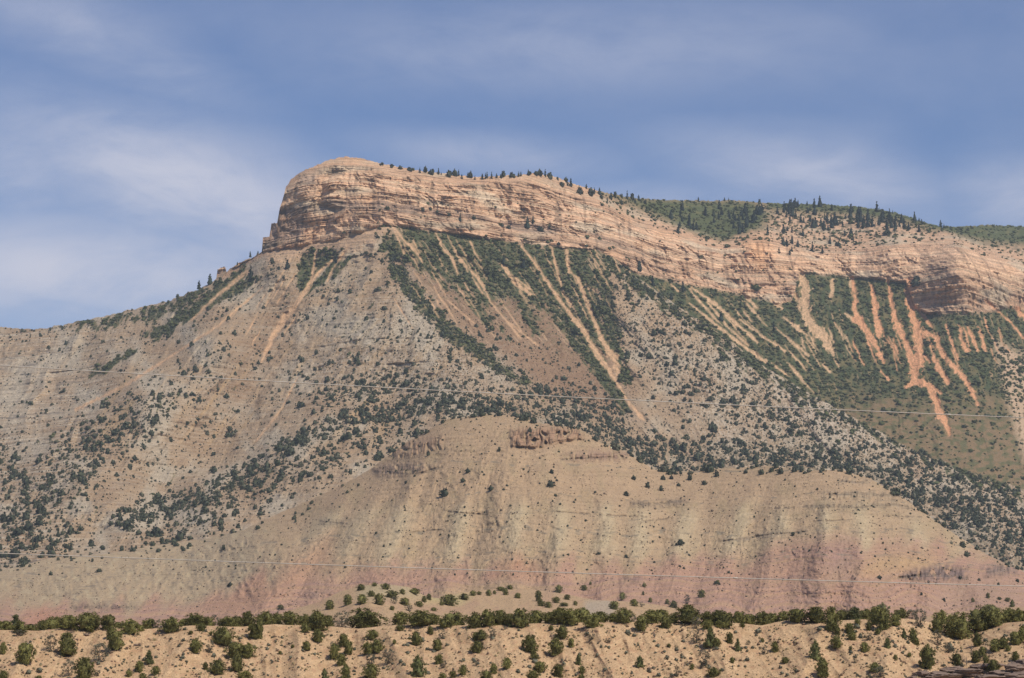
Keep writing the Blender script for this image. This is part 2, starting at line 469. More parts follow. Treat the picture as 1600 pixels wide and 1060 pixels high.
SCREE = [
    [(1049, 445, 3), (1061, 456, 3)], [(1080, 449, 3), (1124, 481, 6), (1150, 505, 5), (1183, 535, 4)], [(1077, 474, 2), (1124, 512, 5), (1160, 540, 4), (1196, 565, 6)],
    [(1155, 456, 4), (1183, 481, 5)], [(1130, 505, 2), (1170, 540, 4)], [(1155, 499, 2), (1190, 525, 4), (1227, 549, 3)], [(1211, 512, 2), (1240, 536, 4), (1264, 556, 4)], [(1224, 496, 2), (1245, 512, 7), (1261, 524, 4)],
    [(1250, 425, 7), (1259, 455, 16), (1256, 474, 16), (1262, 499, 13), (1275, 515, 17), (1287, 530, 15), (1303, 555, 5)], [(1242, 460, 5), (1256, 482, 8)],
    [(1300, 440, 6), (1300, 463, 7)], [(1330, 434, 7), (1337, 467, 7), (1334, 483, 6), (1344, 502, 11), (1356, 520, 11), (1366, 536, 8), (1374, 552, 10), (1381, 567, 4)],
    [(1362, 446, 4), (1366, 474, 8), (1370, 499, 9), (1375, 520, 13)], [(1387, 436, 4), (1394, 480, 7), (1403, 511, 12), (1412, 530, 5)],
    [(1422, 440, 12), (1419, 467, 9), (1428, 499, 10), (1434, 520, 15), (1436, 540, 12), (1434, 561, 20), (1428, 590, 16), (1440, 600, 10), (1453, 603, 8), (1465, 637, 12), (1473, 655, 12), (1484, 680, 6)],
    [(1415, 535, 8), (1420, 550, 12), (1430, 570, 14)], [(1437, 517, 8), (1462, 527, 8), (1472, 552, 9), (1497, 580, 9), (1522, 612, 5)], [(1431, 480, 5), (1443, 494, 6), (1456, 511, 4)],
    [(1458, 555, 5), (1466, 575, 10), (1481, 598, 6)], [(1478, 508, 3), (1487, 535, 4), (1497, 561, 4)], [(1500, 524, 4), (1505, 538, 7), (1512, 549, 5)], [(1512, 511, 3), (1520, 530, 6), (1528, 549, 4)],
    [(1528, 511, 3), (1535, 530, 5), (1540, 549, 4)], [(1538, 496, 2), (1542, 512, 3)], [(1320, 490, 3), (1344, 506, 8)], [(1305, 505, 2), (1316, 525, 3)], [(1343, 560, 2), (1350, 570, 3)],
    [(1415, 605, 4), (1428, 600, 8), (1440, 595, 10), (1470, 615, 4)], [(1510, 600, 3), (1518, 612, 6), (1528, 632, 4)], [(1376, 580, 3), (1388, 593, 4)], [(1540, 470, 4), (1580, 505, 3), (1600, 530, 3)], [(1590, 485, 8), (1612, 505, 8)],
    [(1205, 470, 5), (1222, 482, 5)], [(1286, 570, 3), (1297, 582, 3)], [(1205, 568, 3), (1235, 590, 2)]]
_r = random.Random(90)
def runnel(u, v, slope_u, L, w):
    """a narrow branching stone run down the talus"""
    pts, n = [], 5
    for i in range(n):
        pts.append((u + slope_u * L * i / (n - 1) + _r.uniform(-1.6, 1.6), v + L * i / (n - 1), max(.7, w * (.5 + _r.random()) * (1 - .5 * abs(2 * i / (n - 1) - .9)))))
    return pts
for _i in range(58):
    _u = _r.uniform(1060, 1590)
    _lo = max(float(BASE2(_u)) + 6, float(TOP_M1(_u)) - 140)
    _v = _r.uniform(_lo, min(float(TOP_M1(_u)) - 25, 600) if float(TOP_M1(_u)) - 25 > _lo else _lo + 3)
    if _u > 1240: _v = min(_v, 545 - _r.uniform(0, 40))
    SCREE.append(runnel(_u, _v, .85 if _u < 1240 else _r.uniform(.25, .6), _r.uniform(12, 48), _r.uniform(1.5, 3.6)))
def col_m2(U, V, X, Y, Z):
    cl = cliffness(U, V)
    warp = 7 * noise2(X / 170, Y / 170, 2) + 2.5 * noise2(X / 35, Z / 35, 4) + .5 * noise2(X / 9, Z / 14, 7)
    a, b = strata(Z + warp, 1, 13.0)
    c, d = strata(Z + warp, 61, 5.0)
    base = np.zeros(U.shape + (3,), np.float32) + np.array((0.52, 0.335, 0.222), np.float32)
    base = lerp(base, (0.57, 0.42, 0.29), sst(b, -0.1, 0.4) * 0.75)
    base = lerp(base, (0.33, 0.225, 0.165), sst(d, 0.1, 0.5) * 0.6)
    base = lerp(base, (0.46, 0.385, 0.29), sst(noise2(X / 90, Z / 25, 64), 0.1, 0.6) * 0.7)
    base = lerp(base, (0.54, 0.32, 0.19), sst(noise2(X / 60, Z / 50, 65), 0.25, 0.7) * 0.4)
    # orange fresh scars and the dark weathered beds near the cliff foot
    base = lerp(base, (0.60, 0.32, 0.16), poly(U, V, [(1165, 380), (1190, 372), (1206, 395), (1192, 420), (1172, 410)], 14) * 0.6)
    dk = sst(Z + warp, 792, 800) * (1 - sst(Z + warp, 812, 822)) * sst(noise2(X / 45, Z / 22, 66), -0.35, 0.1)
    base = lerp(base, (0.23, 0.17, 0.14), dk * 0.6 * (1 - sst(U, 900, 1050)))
    base = lerp(base, (0.21, 0.155, 0.13), poly(U, V, [(410, 395), (425, 350), (452, 340), (480, 338), (470, 375), (440, 385)], 9) * 0.7)  # left-facing end of the prow, its shade painted into the rock colour
    base = lerp(base, (0.24, 0.20, 0.17), poly(U, V, [(465, 270), (495, 272), (495, 290), (468, 292)], 5) * 0.6)  # darker grey patch just below the rim at the left
    base = lerp(base, (0.24, 0.18, 0.14), poly(U, V, [(1445, 465), (1545, 462), (1550, 486), (1450, 490)], 5) * 0.55 * sst(noise2(X / 20, Z / 6, 68), -0.4, 0.3))  # dark bands under the right nose's ledges, shade put into the colour
    # thin dark partings between beds, dark desert-varnish streaks
    base = base * (1 - 0.55 * sst(np.abs(a), 0.08, 0.0) * sst(noise2(X / 40, Z / 8, 67), -0.25, 0.15))[..., None]
    t2, t3 = strata(Z + warp, 51, 3.0)
    base = base * (1 + .32 * cl * np.tanh(t2 * 3) + .16 * cl * np.tanh(t3 * 3))[..., None]
    s1, f1, j1 = blocks(X, Z + warp, 10.0, 17.0, 1)
    s2, f2, j2 = blocks(X, Z + warp * .9, 4.6, 8.0, 2)
    base = base * (1 + .20 * fbm(X / 7, Z / 4, 63, 3) + cl * (.22 * (s1 - .5) + .16 * (s2 - .5)))[..., None]
    base = base * (1 - .35 * cl * np.exp(-(j1 / .9) ** 2) * (s2 > .55))[..., None]
    base = base * (1 - 0.35 * sst(noise2(X / 9, Z / 90, 69), 0.25, 0.6) * cl)[..., None]
    # talus
    below = (1 - cl) * sst(V, BASE2(U) - 6, BASE2(U) + 3)
    wob = 0.6 * noise2(U / 5, V / 7, 70) + 0.6 * noise2(U / 11, V / 15, 71) + .4 * noise2(U / 2.2, V / 2.6, 62)
    gn = fbm(U / 9 - V / 30, V / 14, 72, 3)
    green = lerp(np.zeros_like(base) + np.array((0.062, 0.078, 0.034), np.float32), (0.15, 0.13, 0.062), sst(gn, -0.15, 0.35))
    brown = lerp(np.zeros_like(base) + np.array((0.21, 0.15, 0.085), np.float32), (0.12, 0.115, 0.055), sst(fbm(U / 14, V / 7, 73, 3), -0.15, 0.3))
    low = sst(V + 30 * noise2(U / 40, V / 20, 74), 590, 665)
    tal = green * (1 - low[..., None]) + brown * low[..., None]
    tal = lerp(tal, (0.42, 0.28, 0.17), sst(noise2(np.where(U < 1240, U - .85 * V, U - .3 * V) / 2.8, V / 40, 75), 0.36, 0.58) * (1 - low) * .7 * sst(noise2(U / 22, V / 22, 59), -.1, .3))
    tal = lerp(tal, (0.36, 0.27, 0.185), 1 - sst(U, 925, 945))
    base = base * (1 - below[..., None]) + tal * below[..., None]
    sc = strokes(U, V, SCREE, 2.4, wob, 1.02) * (.72 + .28 * sst(noise2(U / 3, V / 3, 61), -.3, .2))
    orange = np.where((U > 1330)[..., None], np.array((0.62, 0.325, 0.185), np.float32), np.array((0.57, 0.385, 0.24), np.float32))
    orange = orange * (1 + 0.16 * noise2(U / 6, V / 9, 76) + .14 * noise2(U / 2, V / 3, 60))[..., None]
    base = base * (1 - sc[..., None]) + orange * sc[..., None]
    pale = poly(U, V, [(1552, 530), (1590, 550), (1640, 560), (1640, 760), (1600, 720), (1575, 630)], 8) * sst(noise2(U / 6, V / 5, 77), -0.5, -0.1)
    base = lerp(base, (0.46, 0.34, 0.24), pale)
    # grassy, brushy plateau above the rim
    up = 1 - sst(V + 4 * noise2(U / 9, V / 6, 78), RIM2(U) - 14, RIM2(U) - 4)
    gr = (up * np.maximum(poly(U, V, [(940, 300), (1010, 306), (1180, 310), (1205, 335), (1190, 362), (1130, 384), (1060, 358), (1000, 330)], 12),
          np.maximum(poly(U, V, [(1180, 305), (1300, 310), (1410, 325), (1480, 348), (1760, 340), (1760, 398), (1600, 385), (1540, 380), (1470, 365), (1420, 350), (1330, 338), (1200, 330)], 8), 0)))
    gcol = lerp(np.zeros_like(base) + np.array((0.085, 0.10, 0.042), np.float32), (0.14, 0.135, 0.06), sst(fbm(U / 14, V / 5, 79, 3), 0, 0.5))
    base = base * (1 - gr[..., None]) + gcol * gr[..., None]
    rest = up * (1 - gr) * sst(noise2(U / 5, V / 5, 80) + .5 * noise2(U / 14, V / 9, 52), -.05, 0.4) * sst(U, 900, 960)
    return lerp(base, (0.17, 0.14, 0.09), rest * 0.8)
BOT2 = lambda u: np.where(u < 960, TOP_M1(u) + 45, np.maximum(TOP_M1(u) + 45, 620) * 1.0)
def bot2(u): return TOP_M1(u) + 42
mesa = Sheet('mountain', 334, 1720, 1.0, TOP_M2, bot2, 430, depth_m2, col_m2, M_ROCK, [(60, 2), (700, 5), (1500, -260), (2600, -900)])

# ---- the slopes and spurs in front of the mesa
D1 = Depth([
    (-120, 512, 4280), (0, 512, 4200), (130, 501, 4100), (260, 471, 4010), (340, 434, 3975), (410, 394, 3950), (450, 384, 3925), (500, 378, 3903), (600, 352, 3898), (650, 358, 3943), (720, 366, 3988), (800, 378, 4043), (880, 386, 4103), (930, 389, 4140),
    (1000, 438, 4020), (1100, 505, 3900), (1200, 577, 3790), (1300, 634, 3700), (1400, 690, 3610), (1500, 732, 3550), (1600, 765, 3470), (1720, 805, 3400),
    (610, 410, 3800), (650, 470, 3650), (700, 515, 3550), (750, 555, 3450), (830, 610, 3350), (860, 640, 3290),
    (490, 410, 3875), (450, 490, 3722), (410, 560, 3580), (385, 660, 3345), (330, 720, 3185), (250, 775, 3015), (160, 835, 2725),
    (430, 430, 3835), (340, 540, 3535), (230, 640, 3235), (120, 760, 2915), (30, 850, 2680), (-100, 880, 2600),
    (380, 440, 3910), (250, 520, 3830), (130, 600, 3680), (0, 690, 3420), (-120, 740, 3300), (-120, 620, 3800), (0, 600, 3850),
    (560, 520, 3545), (520, 600, 3360), (620, 620, 3300), (560, 650, 3180), (450, 710, 3010), (330, 780, 2830), (190, 810, 2760), (400, 800, 2720), (550, 740, 2850), (680, 650, 3120), (300, 830, 2650), (150, 860, 2620), (0, 890, 2560),
    (700, 440, 3830), (780, 480, 3800), (880, 450, 3960), (900, 500, 3850), (850, 560, 3620), (940, 540, 3760), (960, 600, 3600), (1000, 655, 3450), (1050, 730, 3230), (800, 655, 3160), (900, 680, 3150),
    (1000, 500, 3850), (1060, 580, 3660), (1100, 650, 3480), (1150, 730, 3250), (1200, 650, 3560), (1300, 700, 3450), (1300, 745, 3320), (1400, 760, 3330), (1500, 800, 3240), (1480, 835, 3120), (1600, 850, 3080), (1600, 900, 2930), (1720, 940, 2880)], 3e-4)
R1LINE = curve([(350, 600), (390, 605), (470, 655), (555, 755), (610, 835), (650, 870), (1000, 1150)])
def flow(U, V):
    right = sst(U - R1LINE(V), -12, 12)
    return (U + 0.72 * (V - 390)) * (1 - right) + (U - 0.85 * (V - 390)) * right, right
def depth_m1(U, V):
    Y = D1(U, V)
    X, _, Z = world_at(U, V, Y)
    s, right = flow(U, V)
    sp = np.where(right > 0.5, U - 0.85 * (V - 390), U + 0.72 * (V - 390))
    near_r1 = 1 - np.exp(-((U - R1LINE(V)) / 16.0) ** 2)
    edge = sst(V, TOP_M1(U), TOP_M1(U) + 30)
    amp = 20 + 14 * noise2(U / 120, V / 120, 3)
    sp = sp + 9 * noise2(U / 35, V / 45, 15) + 2.5 * noise2(U / 9, V / 14, 16)
    Y = Y - edge * near_r1 * (amp * ridged(sp / 75 + .35 * noise2(U / 60, V / 60, 6), V / 240, 90, 2) + 6.0 * ridged(sp / 22, V / 90, 93, 2) + 1.6 * ridged(sp / 8, V / 32, 95, 2))
    Y = Y - edge * (9 * fbm(X / 50, Z / 34, 96, 3) + 5.5 * fbm(X / 11, Z / 8, 97, 4))
    Y = Y + edge * 4.5 * strokes(U, V, SCREE1, 4.0, None, 1.0)
    # beds cropping out on the pale faces
    out = LEDGE1(U, V)
    warp = 6 * noise2(X / 150, Y / 150, 2)
    a, _ = strata(Z + warp, 101, 7.0)
    Y = Y + edge * out * np.tanh(a * 4) * 3.6
    foot = sst(U, 405, 425) * (1 - sst(U, 600, 640)) * (1 - sst(V - TOP_M1(U) + 8 * noise2(U / 14, V / 9, 137), 12, 30)) * sst(V - TOP_M1(U), 1, 5)
    s1, f1, j1 = blocks(X, Z + warp, 9.0, 15.0, 5)
    Y = Y - foot * (s1 * 6 + (f1 - .5) * 5)
    cover = V - TOP_C(U)
    return Y + np.where(cover > 0, cover * 1.0, 0)
def LEDGE1(U, V):
    m = np.maximum(1 - sst(U + 0.3 * V, 300, 430), poly(U, V, [(420, 590), (560, 470), (620, 400), (660, 490), (780, 600), (640, 620), (560, 560), (440, 640)], 30) * 0.8)
    m = np.maximum(m, poly(U, V, [(250, 560), (420, 500), (560, 400), (600, 420), (480, 560), (300, 680)], 30) * .35)
    m = np.maximum(m, 0.8 * poly(U, V, [(340, 440), (400, 395), (560, 372), (600, 372), (560, 405), (500, 400), (420, 420)], 8))
    m = np.maximum(m, .45 * (U < 640))
    return m * (0.5 + 0.5 * sst(noise2(U / 30, V / 12, 104), -0.4, 0.3))
SCREE1 = [
    [(497, 372, 5), (493, 400, 4), (487, 437, 5), (478, 455, 8), (460, 480, 10), (440, 505, 12), (425, 530, 10), (408, 567, 3)], [(522, 404, 3), (500, 425, 5), (486, 440, 4)],
    [(612, 350, 4), (630, 375, 4), (650, 393, 6), (660, 410, 3)], [(612, 350, 4), (624, 378, 3), (632, 396, 4)], [(681, 364, 4), (690, 385, 6), (708, 407, 5), (716, 430, 3)], [(711, 393, 3), (730, 418, 6), (749, 438, 6), (760, 458, 4), (767, 473, 3), (790, 500, 3), (814, 529, 4)],
    [(786, 414, 5), (796, 430, 9), (805, 442, 8), (830, 460, 8)], [(800, 430, 2), (828, 452, 5)], [(814, 384, 3), (836, 412, 5), (858, 445, 6), (874, 468, 7), (895, 496, 8), (917, 524, 9), (930, 548, 10), (945, 568, 9), (965, 600, 5), (982, 628, 5), (1005, 655, 6)],
    [(861, 385, 3), (870, 421, 5), (880, 459, 4), (892, 480, 3)], [(883, 383, 7), (886, 405, 8), (890, 425, 5), (903, 434, 5), (910, 455, 8), (920, 480, 7), (932, 510, 8), (944, 538, 9), (960, 560, 16), (966, 585, 8)],
    [(735, 378, 3), (742, 395, 3), (752, 408, 3)], [(645, 375, 2), (655, 395, 3)], [(675, 425, 2), (690, 450, 3)], [(545, 385, 5), (520, 420, 4), (512, 440, 3)], [(410, 450, 3), (340, 510, 4), (200, 600, 5), (120, 640, 6)], [(386, 425, 7), (330, 470, 5), (300, 500, 3)],
    [(790, 500, 2), (840, 540, 3)], [(960, 400, 2), (985, 425, 3)], [(700, 470, 2), (740, 505, 3)], [(465, 590, 2), (440, 640, 3), (400, 690, 3)]]
for _i in range(46):
    _u, _v = _r.uniform(615, 950), _r.uniform(368, 470)
    SCREE1.append(runnel(_u, _v, .62 if _u < 830 else .5, _r.uniform(14, 60), _r.uniform(1.3, 3.0)))
for _i in range(16):
    _u, _v = _r.uniform(300, 560), _r.uniform(415, 520)
    SCREE1.append(runnel(_u, _v, -.6, _r.uniform(14, 50), _r.uniform(1.2, 2.4)))
G_POLY = [
    ([(478, 390), (490, 388), (486, 420), (484, 440), (470, 452), (462, 440)], 1), ([(497, 392), (522, 388), (527, 398), (505, 418), (490, 432), (492, 405)], 1), ([(522, 408), (545, 405), (520, 432), (490, 455), (470, 470), (480, 455)], .9),
    ([(700, 430), (712, 428), (770, 490), (800, 530), (790, 535), (740, 490)], .6), ([(850, 470), (872, 470), (930, 545), (965, 600), (985, 640), (975, 645), (940, 600), (900, 550)], .8), ([(935, 430), (955, 440), (968, 540), (985, 600), (975, 600), (955, 560), (938, 500)], .8), ([(805, 470), (830, 470), (850, 520), (830, 530)], .6),
    ([(384, 416), (381, 432), (330, 474), (290, 500), (245, 528), (232, 524), (270, 500), (320, 462), (360, 436)], 1), ([(400, 432), (395, 445), (330, 478), (270, 518), (240, 535), (300, 490), (350, 458)], .75), ([(120, 502), (260, 470), (340, 436), (350, 442), (300, 480), (240, 505), (150, 520)], .42), ([(205, 545), (215, 550), (165, 580), (140, 590), (160, 572)], .8),
    ([(600, 350), (640, 356), (700, 362), (760, 372), (850, 384), (935, 388), (975, 410), (950, 432), (925, 450), (955, 530), (972, 575), (950, 560), (915, 530), (895, 500), (860, 470), (840, 480), (800, 460), (765, 470), (730, 450), (700, 440), (660, 415), (620, 398), (600, 385)], .95),
    ([(606, 410), (625, 415), (680, 480), (740, 530), (800, 580), (830, 598), (815, 600), (740, 560), (690, 520), (650, 480), (612, 430)], .7),
    ([(930, 392), (975, 402), (1010, 434), (1100, 500), (1200, 568), (1300, 628), (1420, 690), (1600, 760), (1600, 780), (1400, 705), (1290, 645), (1190, 588), (1090, 525), (1000, 462), (950, 420)], .55)]
def green1(U, V):
    g = np.zeros(U.shape, np.float32)
    for p, w in G_POLY: g = np.maximum(g, poly(U, V, p, 22 if len(p) > 12 else 8) * w)
    s, right = flow(U, V)
    n = .55 * fbm(U / 12, V / 16, 110, 4) + .75 * fbm(s / 8 + .3 * noise2(U / 14, V / 14, 111), V / 60, 112, 3)
    return sst(g + 0.70 * n, 0.27, 0.48)
def col_m1(U, V, X, Y, Z):
    s, right = flow(U, V)
    left = 1 - right
    base = np.zeros(U.shape + (3,), np.float32) + np.array((0.375, 0.275, 0.185), np.float32)
    n1 = fbm(U / 70, V / 60, 120, 4)
    base = lerp(base, (0.425, 0.37, 0.295), sst(n1, -0.1, 0.35) * 0.85)
    base = lerp(base, (0.31, 0.215, 0.14), sst(-n1, 0.05, 0.4) * 0.7)
    # brown debris aprons
    brown = np.maximum.reduce([poly(U, V, [(600, 345), (700, 355), (850, 378), (925, 385), (945, 440), (960, 540), (985, 600), (1000, 660), (900, 640), (820, 600), (740, 530), (650, 460), (610, 410)], 22),
                               poly(U, V, [(340, 560), (420, 470), (470, 470), (430, 560), (380, 640), (330, 620)], 26) * 0.8, poly(U, V, [(620, 395), (680, 430), (760, 520), (700, 490), (640, 440)], 18)])
    base = lerp(base, (0.245, 0.158, 0.10), brown * (.8 + .2 * sst(noise2(U / 9, V / 6, 133), -.3, .3)))
    base = base * (1 - .06 * left)[..., None]
    # crumbly pale beds
    out = LEDGE1(U, V)
    warp = 6 * noise2(X / 150, Y / 150, 2)
    a, b = strata(Z + warp, 101, 7.0)
    base = lerp(base, (0.49, 0.43, 0.345), out * sst(b, -.05, 0.3) * 0.8)
    base = lerp(base, (0.20, 0.165, 0.135), out * sst(np.abs(a), 0.17, 0.02) * sst(noise2(U / 26, V / 4, 121), -0.2, 0.2) * 0.95)
    # grey-white speckled rubble, strongest right of the second gully and on the middle face
    rub = np.maximum(sst(U - 0.5 * V, 690, 800) * sst(V, 440, 520), poly(U, V, [(440, 600), (560, 480), (640, 470), (800, 600), (700, 625), (560, 600)], 30) * .8)
    sp = noise2(U / 2.6, V / 3.4, 122) + 0.6 * noise2(U / 7 - V / 14, V / 12, 123)
    base = lerp(base, (0.44, 0.385, 0.315), rub * sst(sp, 0.0, 0.5) * 0.75)
    base = lerp(base, (0.185, 0.155, 0.115), rub * sst(-sp, 0.0, 0.5) * 0.6)
    pale = poly(U, V, [(1205, 590), (1240, 605), (1330, 660), (1370, 700), (1340, 710), (1290, 680), (1250, 660)], 20) * sst(sp, -.3, .2)
    base = lerp(base, (0.47, 0.41, 0.34), pale * .8)
    upper_r = poly(U, V, [(930, 400), (1010, 450), (1100, 520), (1100, 560), (960, 500), (930, 450)], 20) * sst(noise2(U / 4, V / 4, 124), 0, .4)
    base = lerp(base, (0.44, 0.31, 0.20), upper_r * .6)
    # low olive cover under the trees at the foot of the right hand slopes
    ol = sst(V - TOP_C(U), -70, -5) * sst(U, 700, 900) * sst(noise2(U / 9, V / 6, 125), -0.4, .4)
    base = lerp(base, (0.19, 0.16, 0.105), ol * .6)
    g = green1(U, V)
    gcol = lerp(np.zeros_like(base) + np.array((0.066, 0.080, 0.036), np.float32), (0.15, 0.125, 0.065), sst(fbm(U / 6, V / 8, 126, 3), -0.1, .4))
    base = base * (1 - g[..., None]) + gcol * g[..., None]
    olive = poly(U, V, [(640, 410), (720, 440), (860, 480), (940, 570), (900, 560), (850, 520), (760, 490), (700, 470)], 25) * sst(noise2(U / 7, V / 4, 127), 0, .4)
    base = lerp(base, (0.15, 0.135, 0.07), olive * .6)
    thin = sst(noise2(s / 2.6 + .4 * noise2(U / 9, V / 9, 134), V / 55, 135), .28, .5) * right * sst(g + brown, .3, .8) * (1 - sst(V, 520, 590)) * sst(noise2(U / 20, V / 25, 136), -.2, .2) * (U < 1000)
    base = lerp(base, (0.46, 0.32, 0.21), thin * .75)
    wob = 0.6 * noise2(U / 5, V / 7, 70) + 0.6 * noise2(U / 11, V / 15, 71) + .4 * noise2(U / 2.2, V / 2.6, 62)
    sc = strokes(U, V, SCREE1, 2.4, wob, .82)
    sc = sc * (0.75 + .25 * sst(noise2(U / 5, V / 5, 128), -.3, .3))
    base = lerp(base, (0.56, 0.365, 0.225), sc)
    st = noise2(U / 1.9, V / 1.7, 131) + .5 * noise2(U / 4.5, V / 3.2, 132)
    base = base * (1 + .20 * st)[..., None]
    base = lerp(base, (0.15, 0.12, 0.085), sst(st, .55, .85) * .55)
    # narrow ochre streaks down the lower left slope
    base = lerp(base, (0.42, 0.29, 0.16), left * sst(V, 470, 640) * (1 - sst(V, 640, 760)) * sst(noise2(s / 16, V / 150, 129), .25, .55) * .5)
    foot = sst(U, 405, 425) * (1 - sst(U, 600, 640)) * (1 - sst(V - TOP_M1(U) + 8 * noise2(U / 14, V / 9, 137), 12, 30))
    s1, f1, j1 = blocks(X, Z + warp, 9.0, 15.0, 5)
    fc = lerp(np.zeros_like(base) + np.array((0.49, 0.335, 0.225), np.float32), (0.30, 0.215, 0.16), sst(b, .0, .35) * .8) * (1 + .35 * (s1 - .5))[..., None]
    base = base * (1 - foot[..., None] * .85) + fc * foot[..., None] * .85
    rk = poly(U, V, [(338, 432), (340, 418), (372, 412), (402, 398), (410, 385), (430, 392), (380, 416), (350, 436)], 4)
    base = lerp(base, (0.40, 0.24, 0.15), rk * .8)
    return base
def bot1(u): return TOP_C(u) + 55
slopes = Sheet('mountain_slope', -120, 1720, 1.0, TOP_M1, bot1, 420, depth_m1, col_m1, M_ROCK, [(25, -6), (90, -60), (220, -220), (400, -500)])

# ---- the banded clay hills at the foot
DC = Depth([(-120, 905, 2420), (0, 893, 2400), (150, 868, 2450), (320, 842, 2480), (450, 796, 2470), (570, 739, 2450), (700, 655, 2450), (800, 650, 2430), (905, 669, 2420), (1020, 733, 2400), (1120, 733, 2400), (1200, 728, 2380), (1310, 733, 2330),
            (1420, 785, 2320), (1540, 866, 2290), (1720, 935, 2300),
            (-120, 975, 2050), (100, 970, 2050), (300, 965, 2050), (500, 965, 1990), (700, 960, 1950), (900, 965, 1930), (1100, 965, 1930), (1300, 965, 1930), (1500, 965, 1980), (1720, 970, 2040),
            (420, 880, 2200), (560, 820, 2240), (700, 740, 2290), (700, 840, 2150), (850, 760, 2230), (850, 860, 2080), (1000, 800, 2220), (1000, 880, 2090), (1150, 800, 2230), (1150, 880, 2090), (1300, 800, 2170), (1300, 880, 2020), (1430, 870, 2100), (1560, 920, 2100), (150, 920, 2230), (300, 900, 2280), (380, 925, 2120)], 1e-3)
def beds_c(U, V, X, Y, Z):
    warp = 5 * noise2(X / 130, Y / 130, 140)
    return Z + warp
CAPS = [([(800, 672), (850, 667), (905, 671), (912, 684), (870, 692), (835, 700), (800, 698), (798, 682)], 10.0, (0.335, 0.205, 0.135)), ([(582, 728), (650, 722), (680, 728), (650, 740), (600, 745), (584, 740)], 5.0, (0.25, 0.18, 0.14)),
        ([(600, 705), (640, 688), (692, 682), (690, 700), (640, 712), (605, 716)], 6.0, (0.32, 0.215, 0.15)), ([(880, 712), (935, 705), (980, 708), (975, 718), (930, 718), (885, 718)], 4.0, (0.27, 0.17, 0.13)), ([(985, 786), (1030, 784), (1068, 780), (1060, 790), (1000, 791)], 3.0, (0.22, 0.17, 0.13)),
        ([(345, 848), (380, 842), (398, 843), (385, 862), (352, 862)], 3.5, (0.22, 0.18, 0.145)), ([(285, 862), (320, 862), (335, 868), (325, 892), (290, 888)], 3.5, (0.23, 0.20, 0.155)), ([(70, 918), (100, 912), (118, 920), (112, 930), (72, 932)], 3.0, (0.22, 0.19, 0.15)),
        ([(115, 945), (165, 940), (220, 945), (215, 951), (120, 953)], 3.0, (0.15, 0.095, 0.09)), ([(1410, 898), (1470, 882), (1510, 890), (1508, 905), (1460, 908), (1415, 905)], 5.0, (0.17, 0.13, 0.125)), ([(1535, 888), (1600, 878), (1600, 893), (1540, 900)], 3.0, (0.2, 0.155, 0.135)),
        ([(1310, 748), (1360, 750), (1358, 755), (1312, 755)], 3.0, (0.33, 0.26, 0.19)), ([(1290, 770), (1400, 768), (1402, 777), (1290, 780)], 4.0, (0.34, 0.27, 0.19)), ([(1262, 790), (1405, 784), (1420, 792), (1270, 796)], 4.0, (0.33, 0.265, 0.185)), ([(960, 905), (1000, 903), (1000, 908), (962, 910)], 2.5, (0.2, 0.14, 0.13)),
        ([(500, 812), (540, 816), (542, 820), (502, 818)], 2.0, (0.28, 0.23, 0.17)), ([(75, 905), (130, 898), (128, 903), (80, 910)], 2.0, (0.25, 0.21, 0.16)), ([(180, 888), (330, 898), (330, 902), (200, 896)], 2.2, (0.28, 0.235, 0.175)), ([(1150, 842), (1215, 832), (1260, 828), (1260, 832), (1160, 846)], 2, (0.36, 0.28, 0.2)),
        ([(440, 742), (520, 740), (525, 752), (450, 752)], 4, (0.25, 0.185, 0.14)), ([(515, 925), (470, 930), (500, 936)], 2, (0.25, 0.18, 0.15))]
SPURS = [(800, 655, 760, 960), (905, 675, 985, 960), (700, 660, 520, 960), (1310, 735, 1330, 960), (1180, 740, 1020, 960), (1250, 745, 1180, 960), (570, 742, 400, 960), (1400, 780, 1480, 960), (640, 700, 640, 960), (850, 670, 880, 960)]
RIBS = [(655, 735, 575, 935), (730, 765, 690, 945), (812, 762, 796, 945), (880, 765, 868, 945), (948, 762, 945, 945), (1008, 772, 985, 945), (1085, 770, 1045, 940), (1178, 762, 1115, 935), (1228, 775, 1190, 935), (1292, 770, 1280, 940), (1345, 765, 1350, 940), (1425, 792, 1450, 935), (1500, 850, 1530, 945), (600, 755, 500, 930), (540, 775, 420, 940)]
def ribs(U, V):
    r = np.zeros(U.shape, np.float32)
    w = 6 * noise2(U / 30, V / 30, 57)
    for a, b, c, d in RIBS:
        dist, t = seg_dist(U + w, V, (a, b), (c, d))
        r = np.maximum(r, np.exp(-(dist / (11 + 13 * t)) ** 2) * (.35 + .65 * sst(t, 0, .25)))
    return r
